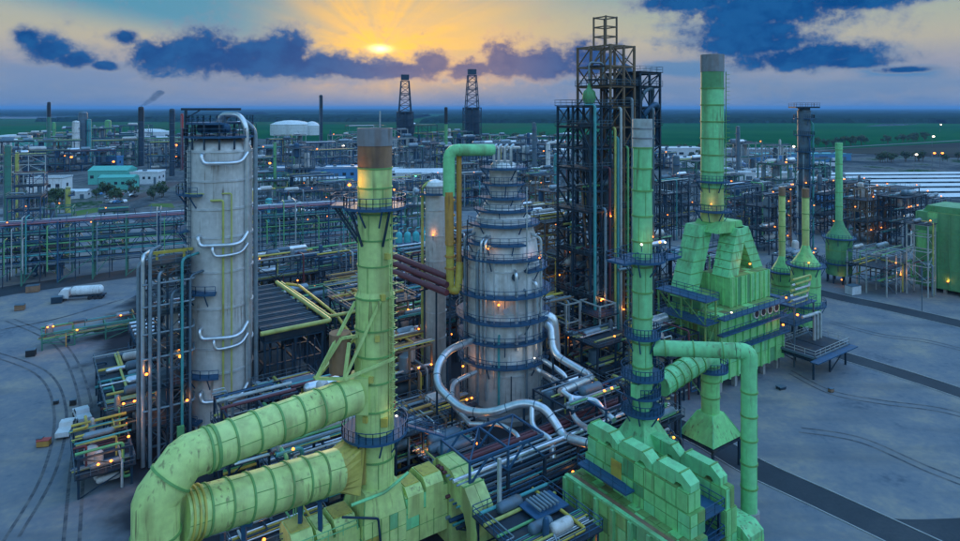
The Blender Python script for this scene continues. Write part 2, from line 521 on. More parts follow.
class T:
    """A thing: an Empty at its base with parts under it."""

    def __init__(s, name, label, cat, loc, rot=0.0, group=None):
        o = bpy.data.objects.new(name, None)
        COL.objects.link(o)
        o.location = loc
        o.rotation_euler = (0, 0, rot)
        o.empty_display_size = 0.5
        o['label'], o['category'] = label, cat
        if group:
            o['group'] = group
        s.o = o
        s.rot = rot
        s.loc = Vector(loc)

    def w(s, p):
        """World point to this thing's own coordinates."""
        d = Vector(p) - s.loc
        c, n = math.cos(-s.rot), math.sin(-s.rot)
        return Vector((d.x * c - d.y * n, d.x * n + d.y * c, d.z))

    def link(s, name, me, M=None, parent=None, label=None, kind=None):
        o = bpy.data.objects.new(name, me)
        COL.objects.link(o)
        o.parent = parent or s.o
        if M is not None:
            o.matrix_basis = M
        if parent is not None:
            o.matrix_parent_inverse = parent.matrix_basis.inverted()
        if label:
            o['label'] = label
        if kind:
            o['kind'] = kind
        return o

    def box(s, name, c, size, m, rz=0.0, parent=None, **k):
        M = Matrix.Translation(c) @ Matrix.Rotation(rz, 4, 'Z') @ Matrix.Diagonal((*size, 1))
        return s.link(name, unit('box', m), M, parent, **k)

    def bar(s, name, a, b, w, m, h=None, parent=None, shape='box', **k):
        a, b = Vector(a), Vector(b)
        d = b - a
        q = d.to_track_quat('Z', 'Y')
        M = Matrix.Translation((a + b) / 2) @ q.to_matrix().to_4x4() @ Matrix.Diagonal((w, h or w, d.length, 1))
        return s.link(name, unit(shape, m), M, parent, **k)

    def cyl(s, name, a, b, r, m, n=12, parent=None, shape=None, **k):
        return s.bar(name, a, b, r, m, r, parent, shape or 'cyl%d' % n, **k)

    def mb(s, name, b, m, smooth=False, parent=None, loc=None, **k):
        return s.link(name, b.mesh(name, m, smooth), Matrix.Translation(loc) if loc is not None else None, parent, **k)

    def lathe(s, name, prof, m, n=32, loc=(0, 0, 0), parent=None, **k):
        b = MB()
        b.v, b.f = lathe_data(prof, n)
        return s.mb(name, b, m, True, parent, loc, **k)

    def pipe(s, name, pts, r, m, n=10, bend=None, seg=4, parent=None, **k):
        b = MB()
        b.v, b.f = tube_mesh(pts, r, n, bend, seg)
        return s.mb(name, b, m, True, parent, **k)

    def rail(s, pts, closed=False, m='steel_blue', h=1.1, step=1.8, w=0.07, parent=None):
        b = MB()
        pts = [Vector(p) for p in pts]
        seq = pts + ([pts[0]] if closed else [])
        up = Vector((0, 0, h))
        for p, q in zip(seq, seq[1:]):
            L = (q - p).length
            k = max(1, round(L / step))
            for i in range(k + 1):
                t = p.lerp(q, i / k)
                b.bar(t, t + up, w)
            b.bar(p + up, q + up, w)
            b.bar(p + up * 0.5, q + up * 0.5, w)
        return s.mb('railing', b, m, parent=parent, kind='stuff')

    def ringdeck(s, z, r0, r1, a0=0, a1=360, m='deck_blue', rail=True, th=0.3, brackets=0, loc=(0, 0)):
        """A platform round a vessel, full or part of a circle, with railing and brackets."""
        n = max(4, int(abs(a1 - a0) / 12))
        b = MB()
        for i in range(n + 1):
            a = R(a0 + (a1 - a0) * i / n)
            for r, zz in ((r0, z - th), (r1, z - th), (r1, z), (r0, z)):
                b.v.append((math.cos(a) * r + loc[0], math.sin(a) * r + loc[1], zz))
        for i in range(n):
            for k in range(4):
                b.f.append((i * 4 + k, i * 4 + (k + 1) % 4, i * 4 + 4 + (k + 1) % 4, i * 4 + 4 + k))
        if abs(a1 - a0) < 359:
            b.f += [(3, 2, 1, 0), (n * 4, n * 4 + 1, n * 4 + 2, n * 4 + 3)]
        o = s.mb('platform', b, m)
        if rail:
            pts = [(math.cos(R(a0 + (a1 - a0) * i / n)) * (r1 - 0.06) + loc[0], math.sin(R(a0 + (a1 - a0) * i / n)) * (r1 - 0.06) + loc[1], z) for i in range(n + 1)]
            s.rail(pts, parent=o)
        for i in range(brackets):
            a = R(a0 + (a1 - a0) * (i + 0.5) / brackets)
            s.bar('bracket', (math.cos(a) * r0 + loc[0], math.sin(a) * r0 + loc[1], z - 2.2), (math.cos(a) * (r1 - 0.2) + loc[0], math.sin(a) * (r1 - 0.2) + loc[1], z - 0.3), 0.14, m)
        return o

    def ladder(s, x, y, z0, z1, nx, ny, m='steel_grey', cage=True):
        """Caged ladder at (x, y) facing (nx, ny)."""
        b = MB()
        tx, ty = -ny * 0.25, nx * 0.25
        for k in (-1, 1):
            b.bar((x + tx * k, y + ty * k, z0), (x + tx * k, y + ty * k, z1), 0.08)
        z = z0
        while z < z1:
            b.bar((x - tx, y - ty, z), (x + tx, y + ty, z), 0.05)
            if cage and z > z0 + 2:
                for (p, q) in (((-1.3, 0), (-1.3, 0.7)), ((-1.3, 0.7), (1.3, 0.7)), ((1.3, 0.7), (1.3, 0))):
                    b.bar((x + tx * p[0] + nx * p[1], y + ty * p[0] + ny * p[1], z), (x + tx * q[0] + nx * q[1], y + ty * q[0] + ny * q[1], z), 0.05)
            z += 0.8
        return s.mb('ladder', b, m, kind='stuff')

    def lamp(s, p, kind='sodium', r=0.2, watt=0, arm=0.9):
        r *= 0.95
        """A floodlight on a short post; watt > 0 gives off light on the scene."""
        p = Vector(p)
        h = s.bar('floodlight', p - Vector((0, 0, arm)), p - Vector((0, 0, r * 0.8)), 0.08, 'steel_grey')
        s.link('bulb', unit('bolt', kind), Matrix.Translation(p) @ Matrix.Diagonal((r, r, r * 0.8, 1)), h)
        if watt:
            L = bpy.data.lights.new('lamp_light', 'POINT')
            L.energy = watt * 0.11
            L.color = (1.0, 0.36, 0.06) if kind == 'sodium' else (1.0, 0.8, 0.55)
            L.shadow_soft_size = r * 1.3
            lo = bpy.data.objects.new('lamp_light', L)
            COL.objects.link(lo)
            lo.parent = s.o
            lo.location = p + Vector((0, -0.15, r + 0.15))


def banded(t, pts, r, m, n, bend, seg=5, step=2.6, name='pipe_run', ringm='steel_grey'):
    """A jacketed pipe: the run with a strap at every joint of its cladding."""
    pts = [Vector(p) for p in pts]
    o = t.pipe(name, pts, r, m, n, bend, seg)
    for a, b in zip(pts, pts[1:]):
        L = (b - a).length
        d = (b - a).normalized()
        k = max(1, int((L - 2 * r) / step))
        for i in range(k):
            c = a + d * (L * (i + 0.5) / k)
            if L > 2.4 * bend or i not in (0, k - 1) or k == 1:
                t.cyl('strap', c - d * 0.06, c + d * 0.06, r + 0.035, ringm, n, parent=o)
    return o


def steelwork(t, xs, ys, zs, m='steel', w=0.3, decks=(), deckm='deck_dark', brace=0.5, railm='steel_blue', x0=0, y0=0, rng=None, bm=None):
    """Columns, beams, braces and decks of an open steel frame, each a part of thing t."""
    rng = rng or rnd
    xs = [x + x0 for x in xs]
    ys = [y + y0 for y in ys]
    bm = bm or m
    for x in xs:
        for y in ys:
            t.bar('column', (x, y, 0), (x, y, zs[-1]), w, m)
    for i, z in enumerate(zs):
        zb = z - w * 0.5
        zp = zs[i - 1] if i else 0.0
        for y in ys:
            for xa, xb in zip(xs, xs[1:]):
                t.bar('beam', (xa + w / 2, y, zb), (xb - w / 2, y, zb), w * 0.8, bm)
                if y in (ys[0], ys[-1]) and rng.random() < brace:
                    a, b = ((xa, zp), (xb, zb)) if rng.random() < 0.5 else ((xb, zp), (xa, zb))
                    t.bar('brace', (a[0], y, a[1]), (b[0], y, b[1]), w * 0.5, bm)
        for x in xs:
            for ya, yb in zip(ys, ys[1:]):
                t.bar('beam', (x, ya + w / 2, zb), (x, yb - w / 2, zb), w * 0.8, bm)
                if x in (xs[0], xs[-1]) and rng.random() < brace:
                    a, b = ((ya, zp), (yb, zb)) if rng.random() < 0.5 else ((yb, zp), (ya, zb))
                    t.bar('brace', (x, a[0], a[1]), (x, b[0], b[1]), w * 0.5, bm)
        if i in decks:
            sx, sy = xs[-1] - xs[0] + 0.9, ys[-1] - ys[0] + 0.9
            cx, cy = (xs[-1] + xs[0]) / 2, (ys[-1] + ys[0]) / 2
            d = t.box('deck', (cx, cy, z + 0.09), (sx, sy, 0.14), deckm)
            if railm:
                hx, hy = sx / 2 - 0.05, sy / 2 - 0.05
                t.rail([(cx - hx, cy - hy, z + .16), (cx + hx, cy - hy, z + .16), (cx + hx, cy + hy, z + .16), (cx - hx, cy + hy, z + .16)], True, railm, parent=d)


PIPES = ['pipe_grey', 'galv', 'pipe_grey', 'steel_grey', 'steel_blue', 'steel', 'pipe_teal', 'pipe_green', 'pipe_yellow', 'pipe_olive', 'steel_pale', 'pipe_maroon']


def clutter(t, x0, x1, y0, y1, zs, rng, npipe=8, nves=3, ndrum=3, scale=1.0, pal=PIPES):
    """Vessels, drums and pipe runs that fill an open frame."""
    for _ in range(nves):
        r = rng.uniform(0.4, 1.1) * scale
        x, y = rng.uniform(x0 + r, x1 - r), rng.uniform(y0 + r, y1 - r)
        z = rng.choice([0.4] + list(zs[:-1]))
        h = rng.uniform(2.5, 6.5) * scale
        t.cyl('vessel', (x, y, z), (x, y, z + h), r, rng.choice(['grey_shell', 'pipe_grey', 'steel_grey', 'steel_grey', 'pipe_grey', 'steel_blue']), shape='drum')
    for _ in range(ndrum):
        r = rng.uniform(0.4, 0.9) * scale
        z = rng.choice([0.6] + list(zs)) + r + 0.2
        L = min(rng.uniform(3, 6) * scale, (x1 - x0) * 0.9)
        x = rng.uniform(x0 + L / 2, x1 - L / 2)
        y = rng.uniform(y0 + r, y1 - r)
        t.cyl('exchanger', (x - L / 2, y, z), (x + L / 2, y, z), r, rng.choice(['grey_shell', 'steel_grey', 'galv', 'pipe_grey', 'pipe_grey', 'steel_grey']), shape='drum')
    # bundles of small-bore lines laid along the decks
    for _ in range(max(1, npipe // 6)):
        z = rng.choice(list(zs)) + 0.35
        y = rng.uniform(y0, y1 - 1.2)
        m = rng.choice(pal)
        for k in range(rng.randint(3, 5)):
            rr = rng.uniform(0.06, 0.13) * scale
            t.cyl('line', (x0 - rng.uniform(0, .8), y + k * 0.34 * scale, z), (x1 + rng.uniform(0, .8), y + k * 0.34 * scale, z), rr, m if k % 2 else rng.choice(pal), 8)
    for _ in range(npipe):
        r = rng.uniform(0.09, 0.26) * scale
        m = rng.choice(pal)
        k = rng.random()
        z = rng.choice(list(zs)) + rng.uniform(0.3, 0.9)
        z2 = rng.choice([0.4] + list(zs)) + rng.uniform(-0.6, 0.8)
        z2 = max(0.3, z2)
        xa, xb = x0 - rng.uniform(0, 0.6), x1 + rng.uniform(0, 0.6)
        y = rng.uniform(y0, y1)
        if k < 0.4:
            t.cyl('pipe', (xa, y, z), (xb, y, z), r, m, 8)
        elif k < 0.75:
            xm = rng.uniform(x0, x1)
            t.pipe('pipe', [(xa, y, z), (xm, y, z), (xm, y, z2), (xb, y, z2)] if abs(z - z2) > 1 else [(xa, y, z), (xm, y, z), (xm, y1, z)], r, m, 8, seg=3)
        else:
            xm = rng.uniform(x0, x1)
            ye = rng.choice((y0 - 0.35, y1 + 0.35))
            t.pipe('pipe', [(xm, ye, 0.1), (xm, ye, z), (xm, (y0 + y1) / 2, z)], r, m, 8, seg=3)

# ------------------------------------------------------------------ ground
def ground_mat(name, stops, scale, fine, rough=0.9, bump=0.2, aniso=None, stain=None):
    m = bpy.data.materials.new(name)
    m.use_nodes = True
    nt = m.node_tree
    b = nt.nodes["Principled BSDF"]
    b.inputs['Roughness'].default_value = rough
    b.inputs['Specular IOR Level'].default_value = 0.0 if rough > 0.85 else 0.3
    geo = nt.nodes.new("ShaderNodeNewGeometry")
    mp = nt.nodes.new("ShaderNodeMapping")
    nt.links.new(geo.outputs['Position'], mp.inputs[0])
    mp.inputs['Rotation'].default_value = (0, 0, -GA)
    if aniso:
        mp.inputs['Scale'].default_value = aniso
    n = nt.nodes.new("ShaderNodeTexNoise")
    nt.links.new(mp.outputs[0], n.inputs['Vector'])
    n.inputs['Scale'].default_value = scale
    n.inputs['Detail'].default_value = 9
    n.inputs['Roughness'].default_value = 0.62
    n2 = nt.nodes.new("ShaderNodeTexNoise")
    nt.links.new(geo.outputs['Position'], n2.inputs['Vector'])
    n2.inputs['Scale'].default_value = fine
    n2.inputs['Detail'].default_value = 5
    mx = nt.nodes.new("ShaderNodeMath")
    mx.operation = 'MULTIPLY_ADD'
    nt.links.new(n2.outputs['Fac'], mx.inputs[0])
    mx.inputs[1].default_value = 0.35
    nt.links.new(n.outputs['Fac'], mx.inputs[2])
    r = nt.nodes.new("ShaderNodeValToRGB")
    e = r.color_ramp.elements
    while len(e) < len(stops):
        e.new(0.5)
    for k, (p, c) in enumerate(stops):
        e[k].position = p
        e[k].color = (*c, 1)
    nt.links.new(mx.outputs[0], r.inputs[0])
    col = r.outputs[0]
    if stain:
        n3 = nt.nodes.new("ShaderNodeTexNoise")
        mp3 = nt.nodes.new("ShaderNodeMapping")
        nt.links.new(geo.outputs['Position'], mp3.inputs[0])
        mp3.inputs['Rotation'].default_value = (0, 0, -GA)
        mp3.inputs['Scale'].default_value = (0.25, 1.6, 1)
        nt.links.new(mp3.outputs[0], n3.inputs['Vector'])
        n3.inputs['Scale'].default_value = 0.12
        n3.inputs['Detail'].default_value = 7
        mr = nt.nodes.new("ShaderNodeMapRange")
        nt.links.new(n3.outputs['Fac'], mr.inputs[0])
        mr.inputs[1].default_value = 0.52
        mr.inputs[2].default_value = 0.72
        mr.inputs[4].default_value = 0.6
        mm = nt.nodes.new("ShaderNodeMix")
        mm.data_type = 'RGBA'
        nt.links.new(mr.outputs[0], mm.inputs[0])
        nt.links.new(col, mm.inputs[6])
        mm.inputs[7].default_value = (*stain, 1)
        col = mm.outputs[2]
    nt.links.new(col, b.inputs['Base Color'])
    if bump:
        bp = nt.nodes.new("ShaderNodeBump")
        bp.inputs['Strength'].default_value = bump
        bp.inputs['Distance'].default_value = 0.1
        nt.links.new(n2.outputs['Fac'], bp.inputs['Height'])
        nt.links.new(bp.outputs[0], b.inputs['Normal'])
    MATS[name] = m


ground_mat('land', [(0.42, (0.014, 0.045, 0.020)), (0.55, (0.02, 0.08, 0.028)), (0.66, (0.03, 0.11, 0.03)), (0.80, (0.04, 0.07, 0.035))], 0.0016, 0.02, bump=0)
ground_mat('gravel', [(0.44, (0.105, 0.128, 0.158)), (0.56, (0.165, 0.188, 0.218)), (0.68, (0.205, 0.215, 0.23)), (0.88, (0.31, 0.28, 0.24))], 0.11, 1.1, stain=(0.12, 0.138, 0.16))
ground_mat('oily', [(0.40, (0.045, 0.05, 0.06)), (0.65, (0.10, 0.105, 0.11)), (0.85, (0.17, 0.165, 0.16))], 0.12, 1.8, rough=0.75)
ground_mat('asphalt', [(0.40, (0.018, 0.028, 0.038)), (0.70, (0.030, 0.042, 0.054)), (0.90, (0.05, 0.06, 0.07))], 0.1, 2.2, rough=0.8)
ground_mat('grassland', [(0.40, (0.004, 0.055, 0.022)), (0.6, (0.007, 0.09, 0.03)), (0.8, (0.02, 0.12, 0.035))], 0.004, 0.05, bump=0, aniso=(0.25, 1, 1))
ground_mat('ploughed', [(0.40, (0.03, 0.03, 0.03)), (0.6, (0.055, 0.05, 0.045)), (0.8, (0.08, 0.075, 0.06))], 0.01, 0.1, bump=0, aniso=(0.2, 1, 1))
ground_mat('town', [(0.45, (0.04, 0.05, 0.055)), (0.60, (0.08, 0.09, 0.10)), (0.72, (0.17, 0.17, 0.17)), (0.80, (0.03, 0.07, 0.03))], 0.02, 0.3, bump=0)
ground_mat('verge', [(0.40, (0.05, 0.12, 0.03)), (0.6, (0.09, 0.17, 0.05)), (0.8, (0.14, 0.17, 0.07))], 0.08, 0.8)
ground_mat('woodland', [(0.40, (0.006, 0.02, 0.015)), (0.6, (0.010, 0.032, 0.02)), (0.8, (0.018, 0.045, 0.025))], 0.008, 0.06, bump=0)
ground_mat('rut', [(0.40, (0.055, 0.062, 0.075)), (0.6, (0.10, 0.107, 0.12)), (0.8, (0.17, 0.165, 0.165))], 0.5, 2.5)
mat('water', (0.16, 0.24, 0.30), 0.08, 0.0)
mat('kerb', (0.36, 0.36, 0.36), 0.85)


def struct(name, v, f, m, kind='structure'):
    me = bpy.data.meshes.new(name)
    me.from_pydata(v, [], f)
    me.materials.append(MATS[m])
    me.update()
    o = bpy.data.objects.new(name, me)
    COL.objects.link(o)
    o['kind'] = kind
    return o


def sheet(name, pts, z, m):
    """A flat polygon on the ground."""
    return struct(name, [(p[0], p[1], z) for p in pts], [tuple(range(len(pts)))], m)


sheet('ground', [(-90000, -3000), (90000, -3000), (90000, 95000), (-90000, 95000)], -0.05, 'land')
sheet('plant_yard', [(-330, -60), (300, -60), (330, 250), (150, 330), (-90, 300), (-340, 330)], 0.0, 'gravel')
sheet('industrial_ground', [(-420, 260), (-40, 290), (240, 260), (640, 560), (330, 900), (-300, 1150), (-900, 1250), (-700, 600)], -0.03, 'town')
# stained apron under the process units
ap = [G(112, 541), G(100, 440), G(92, 400), G(96, 330), G(140, 285), (-60, 215), (20, 225), (60, 175), G(620, 300), G(655, 400), G(600, 440), G(600, 541), (0, 50), (-36, 45)]
poly = [Vector((p[0], p[1])) for p in ap]


def inside(x, y):
    c = False
    for p, q in zip(poly, poly[1:] + poly[:1]):
        if (p.y > y) != (q.y > y) and x < (q.x - p.x) * (y - p.y) / (q.y - p.y) + p.x:
            c = not c
    return c


def edge_dist(x, y):
    w, best = Vector((x, y)), 1e9
    for p, q in zip(poly, poly[1:] + poly[:1]):
        d = q - p
        k = max(0.0, min(1.0, (w - p).dot(d) / d.length_squared))
        best = min(best, (p + d * k - w).length_squared)
    return math.sqrt(best)


NXG, NYG = 74, 84
gv, gf, oil = [], [], []
for j_ in range(NYG + 1):
    for i_ in range(NXG + 1):
        x, y = -92 + 2.4 * i_, 40 + 2.4 * j_
        gv.append((x, y, 0.006))
        d = edge_dist(x, y)
        oil.append(0.5 + (d if inside(x, y) else -d) / 11.0)
for j_ in range(NYG):
    for i_ in range(NXG):
        a = j_ * (NXG + 1) + i_
        gf.append((a, a + 1, a + NXG + 2, a + NXG + 1))
# gravel that turns to oil-stained hardstanding towards the units
ma, mo = MATS['gravel'], MATS['oily']
mm_ = ma.copy()
mm_.name = 'stained_gravel'
MATS['stained_gravel'] = mm_
nt = mm_.node_tree
bs = nt.nodes["Principled BSDF"]
src = bs.inputs['Base Color'].links[0].from_socket
at = nt.nodes.new("ShaderNodeAttribute")
at.attribute_name = 'oil'
nn = nt.nodes.new("ShaderNodeTexNoise")
gp = nt.nodes.new("ShaderNodeNewGeometry")
nt.links.new(gp.outputs['Position'], nn.inputs['Vector'])
nn.inputs['Scale'].default_value = 0.16
nn.inputs['Detail'].default_value = 8
ad = nt.nodes.new("ShaderNodeMath")
ad.operation = 'MULTIPLY_ADD'
nt.links.new(nn.outputs['Fac'], ad.inputs[0])
ad.inputs[1].default_value = 1.6
nt.links.new(at.outputs['Fac'], ad.inputs[2])
mr = nt.nodes.new("ShaderNodeMapRange")
mr.interpolation_type = 'SMOOTHSTEP'
nt.links.new(ad.outputs[0], mr.inputs[0])
mr.inputs[1].default_value = 1.05
mr.inputs[2].default_value = 1.75
mx = nt.nodes.new("ShaderNodeMix")
mx.data_type = 'RGBA'
nt.links.new(mr.outputs[0], mx.inputs[0])
nt.links.new(src, mx.inputs[6])
mx.inputs[7].default_value = (0.040, 0.043, 0.050, 1)
nt.links.new(mx.outputs[2], bs.inputs['Base Color'])
o = struct('process_apron', gv, gf, 'stained_gravel')
at_ = o.data.attributes.new('oil', 'FLOAT', 'POINT')
at_.data.foreach_set('value', oil)


def ribbon(name, pts, w, z, m, n=8):
    """A road laid along a smooth line of ground points."""
    pts = [Vector((p[0], p[1], 0)) for p in pts]
    fine = []
    for i in range(len(pts) - 1):
        p0, p1, p2, p3 = pts[max(i - 1, 0)], pts[i], pts[i + 1], pts[min(i + 2, len(pts) - 1)]
        for k in range(n):
            t = k / n
            fine.append(0.5 * ((2 * p1) + (p2 - p0) * t + (2 * p0 - 5 * p1 + 4 * p2 - p3) * t * t + (3 * p1 - p0 - 3 * p2 + p3) * t ** 3))
    fine.append(pts[-1])
    v = []
    for i, p in enumerate(fine):
        d = (fine[min(i + 1, len(fine) - 1)] - fine[max(i - 1, 0)]).normalized()
        s = Vector((-d.y, d.x, 0)) * w / 2
        v += [(p.x + s.x, p.y + s.y, z), (p.x - s.x, p.y - s.y, z)]
    f = [(2 * i, 2 * i + 1, 2 * i + 3, 2 * i + 2) for i in range(len(fine) - 1)]
    return struct(name, v, f, m), fine


def kerbs(road, fine, w):
    """Low kerb stones along both edges of a road."""
    for side in (-1, 1):
        b = MB()
        for p, q in zip(fine, fine[1:]):
            d = (q - p).normalized()
            s = Vector((-d.y, d.x, 0)) * (w / 2 + 0.1) * side
            b.bar(p + s + Vector((0, 0, 0.03)), q + s + Vector((0, 0, 0.03)), 0.16)
        o = bpy.data.objects.new('kerb', b.mesh('kerb', 'kerb'))
        COL.objects.link(o)
        o.parent = road


rd, fl = ribbon('road', [G(640, 412), G(700, 437), G(755, 468), G(820, 498), G(880, 526), G(960, 564), G(1040, 604)], 5.0, 0.016, 'asphalt')
kerbs(rd, fl, 5.0)
ribbon('road', [G(870, 522), G(905, 530), G(960, 530), G(1060, 524)], 4.2, 0.020, 'asphalt')
rd, fl = ribbon('road', [G(760, 331), G(846, 357), G(905, 375), G(960, 393), G(1060, 428)], 4.6, 0.012, 'asphalt')
kerbs(rd, fl, 4.6)
rd, fl = ribbon('road', [G(700, 262), G(820, 293), G(890, 308), G(960, 324), G(1080, 352)], 6.2, 0.010, 'asphalt')
kerbs(rd, fl, 6.2)
ribbon('road', [G(-60, 305), G(0, 292), G(60, 283), G(125, 274), G(180, 266), G(420, 232)], 11.0, 0.008, 'asphalt')
ribbon('road', [G(-30, 216), G(60, 214), G(125, 208), G(190, 201), G(300, 190)], 9.0, 0.012, 'asphalt')
ribbon('road', [G(105, 206), G(133, 214), G(160, 226), G(200, 240)], 9.0, 0.016, 'asphalt')
ribbon('road', [G(100, 207), G(128, 200), G(160, 189), G(175, 182)], 8.0, 0.020, 'asphalt')
sheet('grass_verge', [G(0, 225)[:2], G(55, 220)[:2], G(110, 210)[:2], G(105, 206.5)[:2], G(50, 215)[:2], G(0, 221)[:2]], 0.03, 'verge')
sheet('grass_verge', [G(98, 203)[:2], G(122, 203)[:2], G(130, 200)[:2], G(112, 200)[:2]], 0.03, 'verge')
sheet('grass_verge', [G(148, 206)[:2], G(175, 208)[:2], G(172, 203.5)[:2], G(152, 203.5)[:2]], 0.03, 'verge')

for pts in ([G(790, 372), G(830, 392), G(880, 402), G(950, 412), G(1030, 440)], [G(800, 430), G(860, 440), G(930, 470), G(1010, 500)], [G(830, 322), G(880, 335), G(930, 342), G(1000, 360)],
            [G(-20, 350), G(40, 372), G(60, 410), G(50, 470), G(10, 541)], [G(10, 320), G(60, 345), G(85, 400), G(78, 460), G(70, 560)], [G(120, 300), G(60, 318), G(0, 330)]):
    for off in (-0.85, 0.85):
        c_, s_ = math.cos(0.9), math.sin(0.9)
        ribbon('wheel_track', [(p[0] + off * c_, p[1] + off * s_) for p in pts], 0.42, 0.022, 'rut')

# open country to the horizon
sheet('grass_field', [G(625, 153)[:2], G(850, 149)[:2], G(1100, 138)[:2], G(1150, 127)[:2], G(850, 123)[:2], G(560, 123)[:2], G(480, 132)[:2], G(520, 140)[:2]], 0.05, 'grassland')
sheet('grass_field', [G(240, 138)[:2], G(330, 142)[:2], G(420, 138)[:2], G(440, 128)[:2], G(330, 124)[:2], G(250, 126)[:2]], 0.05, 'grassland')
sheet('grass_field', [G(-60, 134)[:2], G(90, 138)[:2], G(180, 136)[:2], G(180, 129)[:2], G(40, 126)[:2], G(-60, 127)[:2]], 0.05, 'grassland')
sheet('ploughed_field', [G(812, 152)[:2], G(960, 158)[:2], G(1100, 160)[:2], G(1100, 141)[:2], G(960, 142.5)[:2], G(850, 148.5)[:2]], 0.07, 'ploughed')
ribbon('road', [G(700, 153), G(810, 148.8), G(880, 145), G(960, 140.5), G(1080, 134)], 9.0, 0.1, 'gravel')
sheet('lake', [G(-40, 118.6)[:2], G(60, 118.6)[:2], G(128, 117.6)[:2], G(60, 116.3)[:2], G(-40, 116.4)[:2]], 0.06, 'water')
sheet('lake', [G(236, 117)[:2], G(290, 116.4)[:2], G(310, 115.2)[:2], G(240, 115.4)[:2]], 0.06, 'water')
sheet('lake', [G(866, 126.3)[:2], G(905, 125.6)[:2], G(920, 124)[:2], G(885, 123.6)[:2]], 0.09, 'water')


def far_wood(x0, x1, y0, y1, h, seed, nx=140, ny=10):
    """A bumpy canopy seen from far off as one mass."""
    g = random.Random(seed)
    v, f = [], []
    for j in range(ny + 1):
        for i in range(nx + 1):
            e = 0.0 if j in (0, ny) else h * (0.75 + 0.5 * g.random())
            edge = (y1 - y0) / ny * 0.8
            yy = y0 + (y1 - y0) * (j / ny) ** 1.5 + (g.random() - 0.5) * edge * (0.3 if 1 < j < ny else 0.12)
            if j == 1:
                yy = y0 + (y1 - y0) * 0.006 + (g.random() - 0.5) * edge * 0.05
            v.append((x0 + (x1 - x0) * i / nx + (g.random() - 0.5) * 14, yy, e))
    for j in range(ny):
        for i in range(nx):
            a = j * (nx + 1) + i
            f.append((a, a + 1, a + nx + 2, a + nx + 1))
    return struct('far_wood', v, f, 'woodland', 'stuff')


far_wood(-5200, -1700, 3900, 5200, 14, 1)
far_wood(-1600, -300, 2300, 4000, 13, 2)
far_wood(-200, 1700, 2100, 4400, 13, 3)
far_wood(1500, 4200, 2050, 4600, 14, 4)
far_wood(-9000, 9500, 5400, 9000, 15, 5, 240)
far_wood(-22000, 24000, 9500, 21000, 16, 6, 300)
far_wood(-52000, 54000, 22500, 60000, 17, 7, 300)

# ================================================================== the large plant
def zy(py, d):
    return HC - (py - 108) * d / F


# ---- grey column on the left
cx, cy = -40.2, 99.0
t = T('distillation_column', 'tall wide grey column with pale hoops and a dark railed crown, left of the front stack', 'column', (cx, cy, 0))
r0 = 4.72
prev = 0.0
cuts = [zy(y, cy) for y in (410, 386, 362, 338, 300, 265, 232, 205, 178, 150)]
for i, z in enumerate(cuts):
    t.lathe('shell_section', [(r0, prev), (r0, z - 0.03)], 'grey_shell', 48)
    t.lathe('stiffener_ring', [(r0, z - 0.16), (r0 + 0.14, z - 0.16), (r0 + 0.14, z + 0.12), (r0, z + 0.12)], 'band', 48)
    prev = z
t.lathe('head', [(r0, prev), (r0 - 0.15, prev + 0.5), (r0 * 0.86, prev + 1.2), (r0 * 0.6, prev + 1.9), (0.4, prev + 2.3)], 'grey_shell', 48)
t.lathe('skirt', [(r0 + 0.35, 0), (r0 + 0.35, 1.2), (r0, 1.5)], 'concrete', 40)
top = prev + 1.3
t.ringdeck(top + 1.0, 2.6, 5.2, m='deck_blue')
t.ringdeck(top + 3.0, 1.5, 4.9, 20, 300, m='deck_blue')
for k in range(14):
    a = R(k * 360 / 14 + 8)
    t.bar('post', (4.8 * math.cos(a), 4.8 * math.sin(a), top - 1.0), (4.8 * math.cos(a), 4.8 * math.sin(a), top + (3.0 if k < 12 else 2.2)), 0.22, 'steel')
t.pipe('overhead_line', [(0, 0, top + 0.4), (0, -0.4, top + 4.2), (3.4, -1.0, top + 4.2), (4.6, -1.6, top + 2.4), (5.1, -1.7, 0.5)], 0.42, 'galv', 12, 1.4)
t.pipe('overhead_line', [(0.5, 0.6, top + 0.5), (0.5, 0.3, top + 3.6), (2.0, 0.3, top + 4.4), (5.3, 0.4, top + 2.0), (5.5, 0.2, 0.5)], 0.34, 'pipe_grey', 12, 1.2)
t.bar('davit_mast', (-4.2, -2.4, top - 12), (-4.2, -2.4, top + 4.9), 0.32, 'steel')
t.bar('davit_arm', (-4.9, -2.4, top + 5.0), (3.6, -1.0, top + 5.0), 0.36, 'steel')
t.bar('davit_brace', (-4.2, -2.4, top + 3.6), (-2.2, -2.1, top + 4.85), 0.18, 'steel')
t.cyl('crown_drum', (-3.0, -1.2, top + 2.1), (2.2, -1.6, top + 2.1), 0.8, 'steel_blue', shape='drum')
for k, (py, a0, a1) in enumerate(((190, 150, 262), (226, 165, 230), (283, 168, 286), (362, 170, 290), (405, 170, 262))):
    t.ringdeck(zy(py, cy), r0, r0 + 1.5, a0, a1, brackets=4)
t.pipe('riser', [(2.3, -4.55, 0.5), (2.3, -4.55, zy(196, cy)), (0.6, -5.0, zy(196, cy))], 0.17, 'pipe_olive', 8)
t.pipe('riser', [(3.3, -3.95, 0.5), (3.3, -3.95, zy(190, cy)), (-2.2, -4.9, zy(190, cy)), (-3.4, -4.2, zy(190, cy))], 0.12, 'pipe_olive', 8)
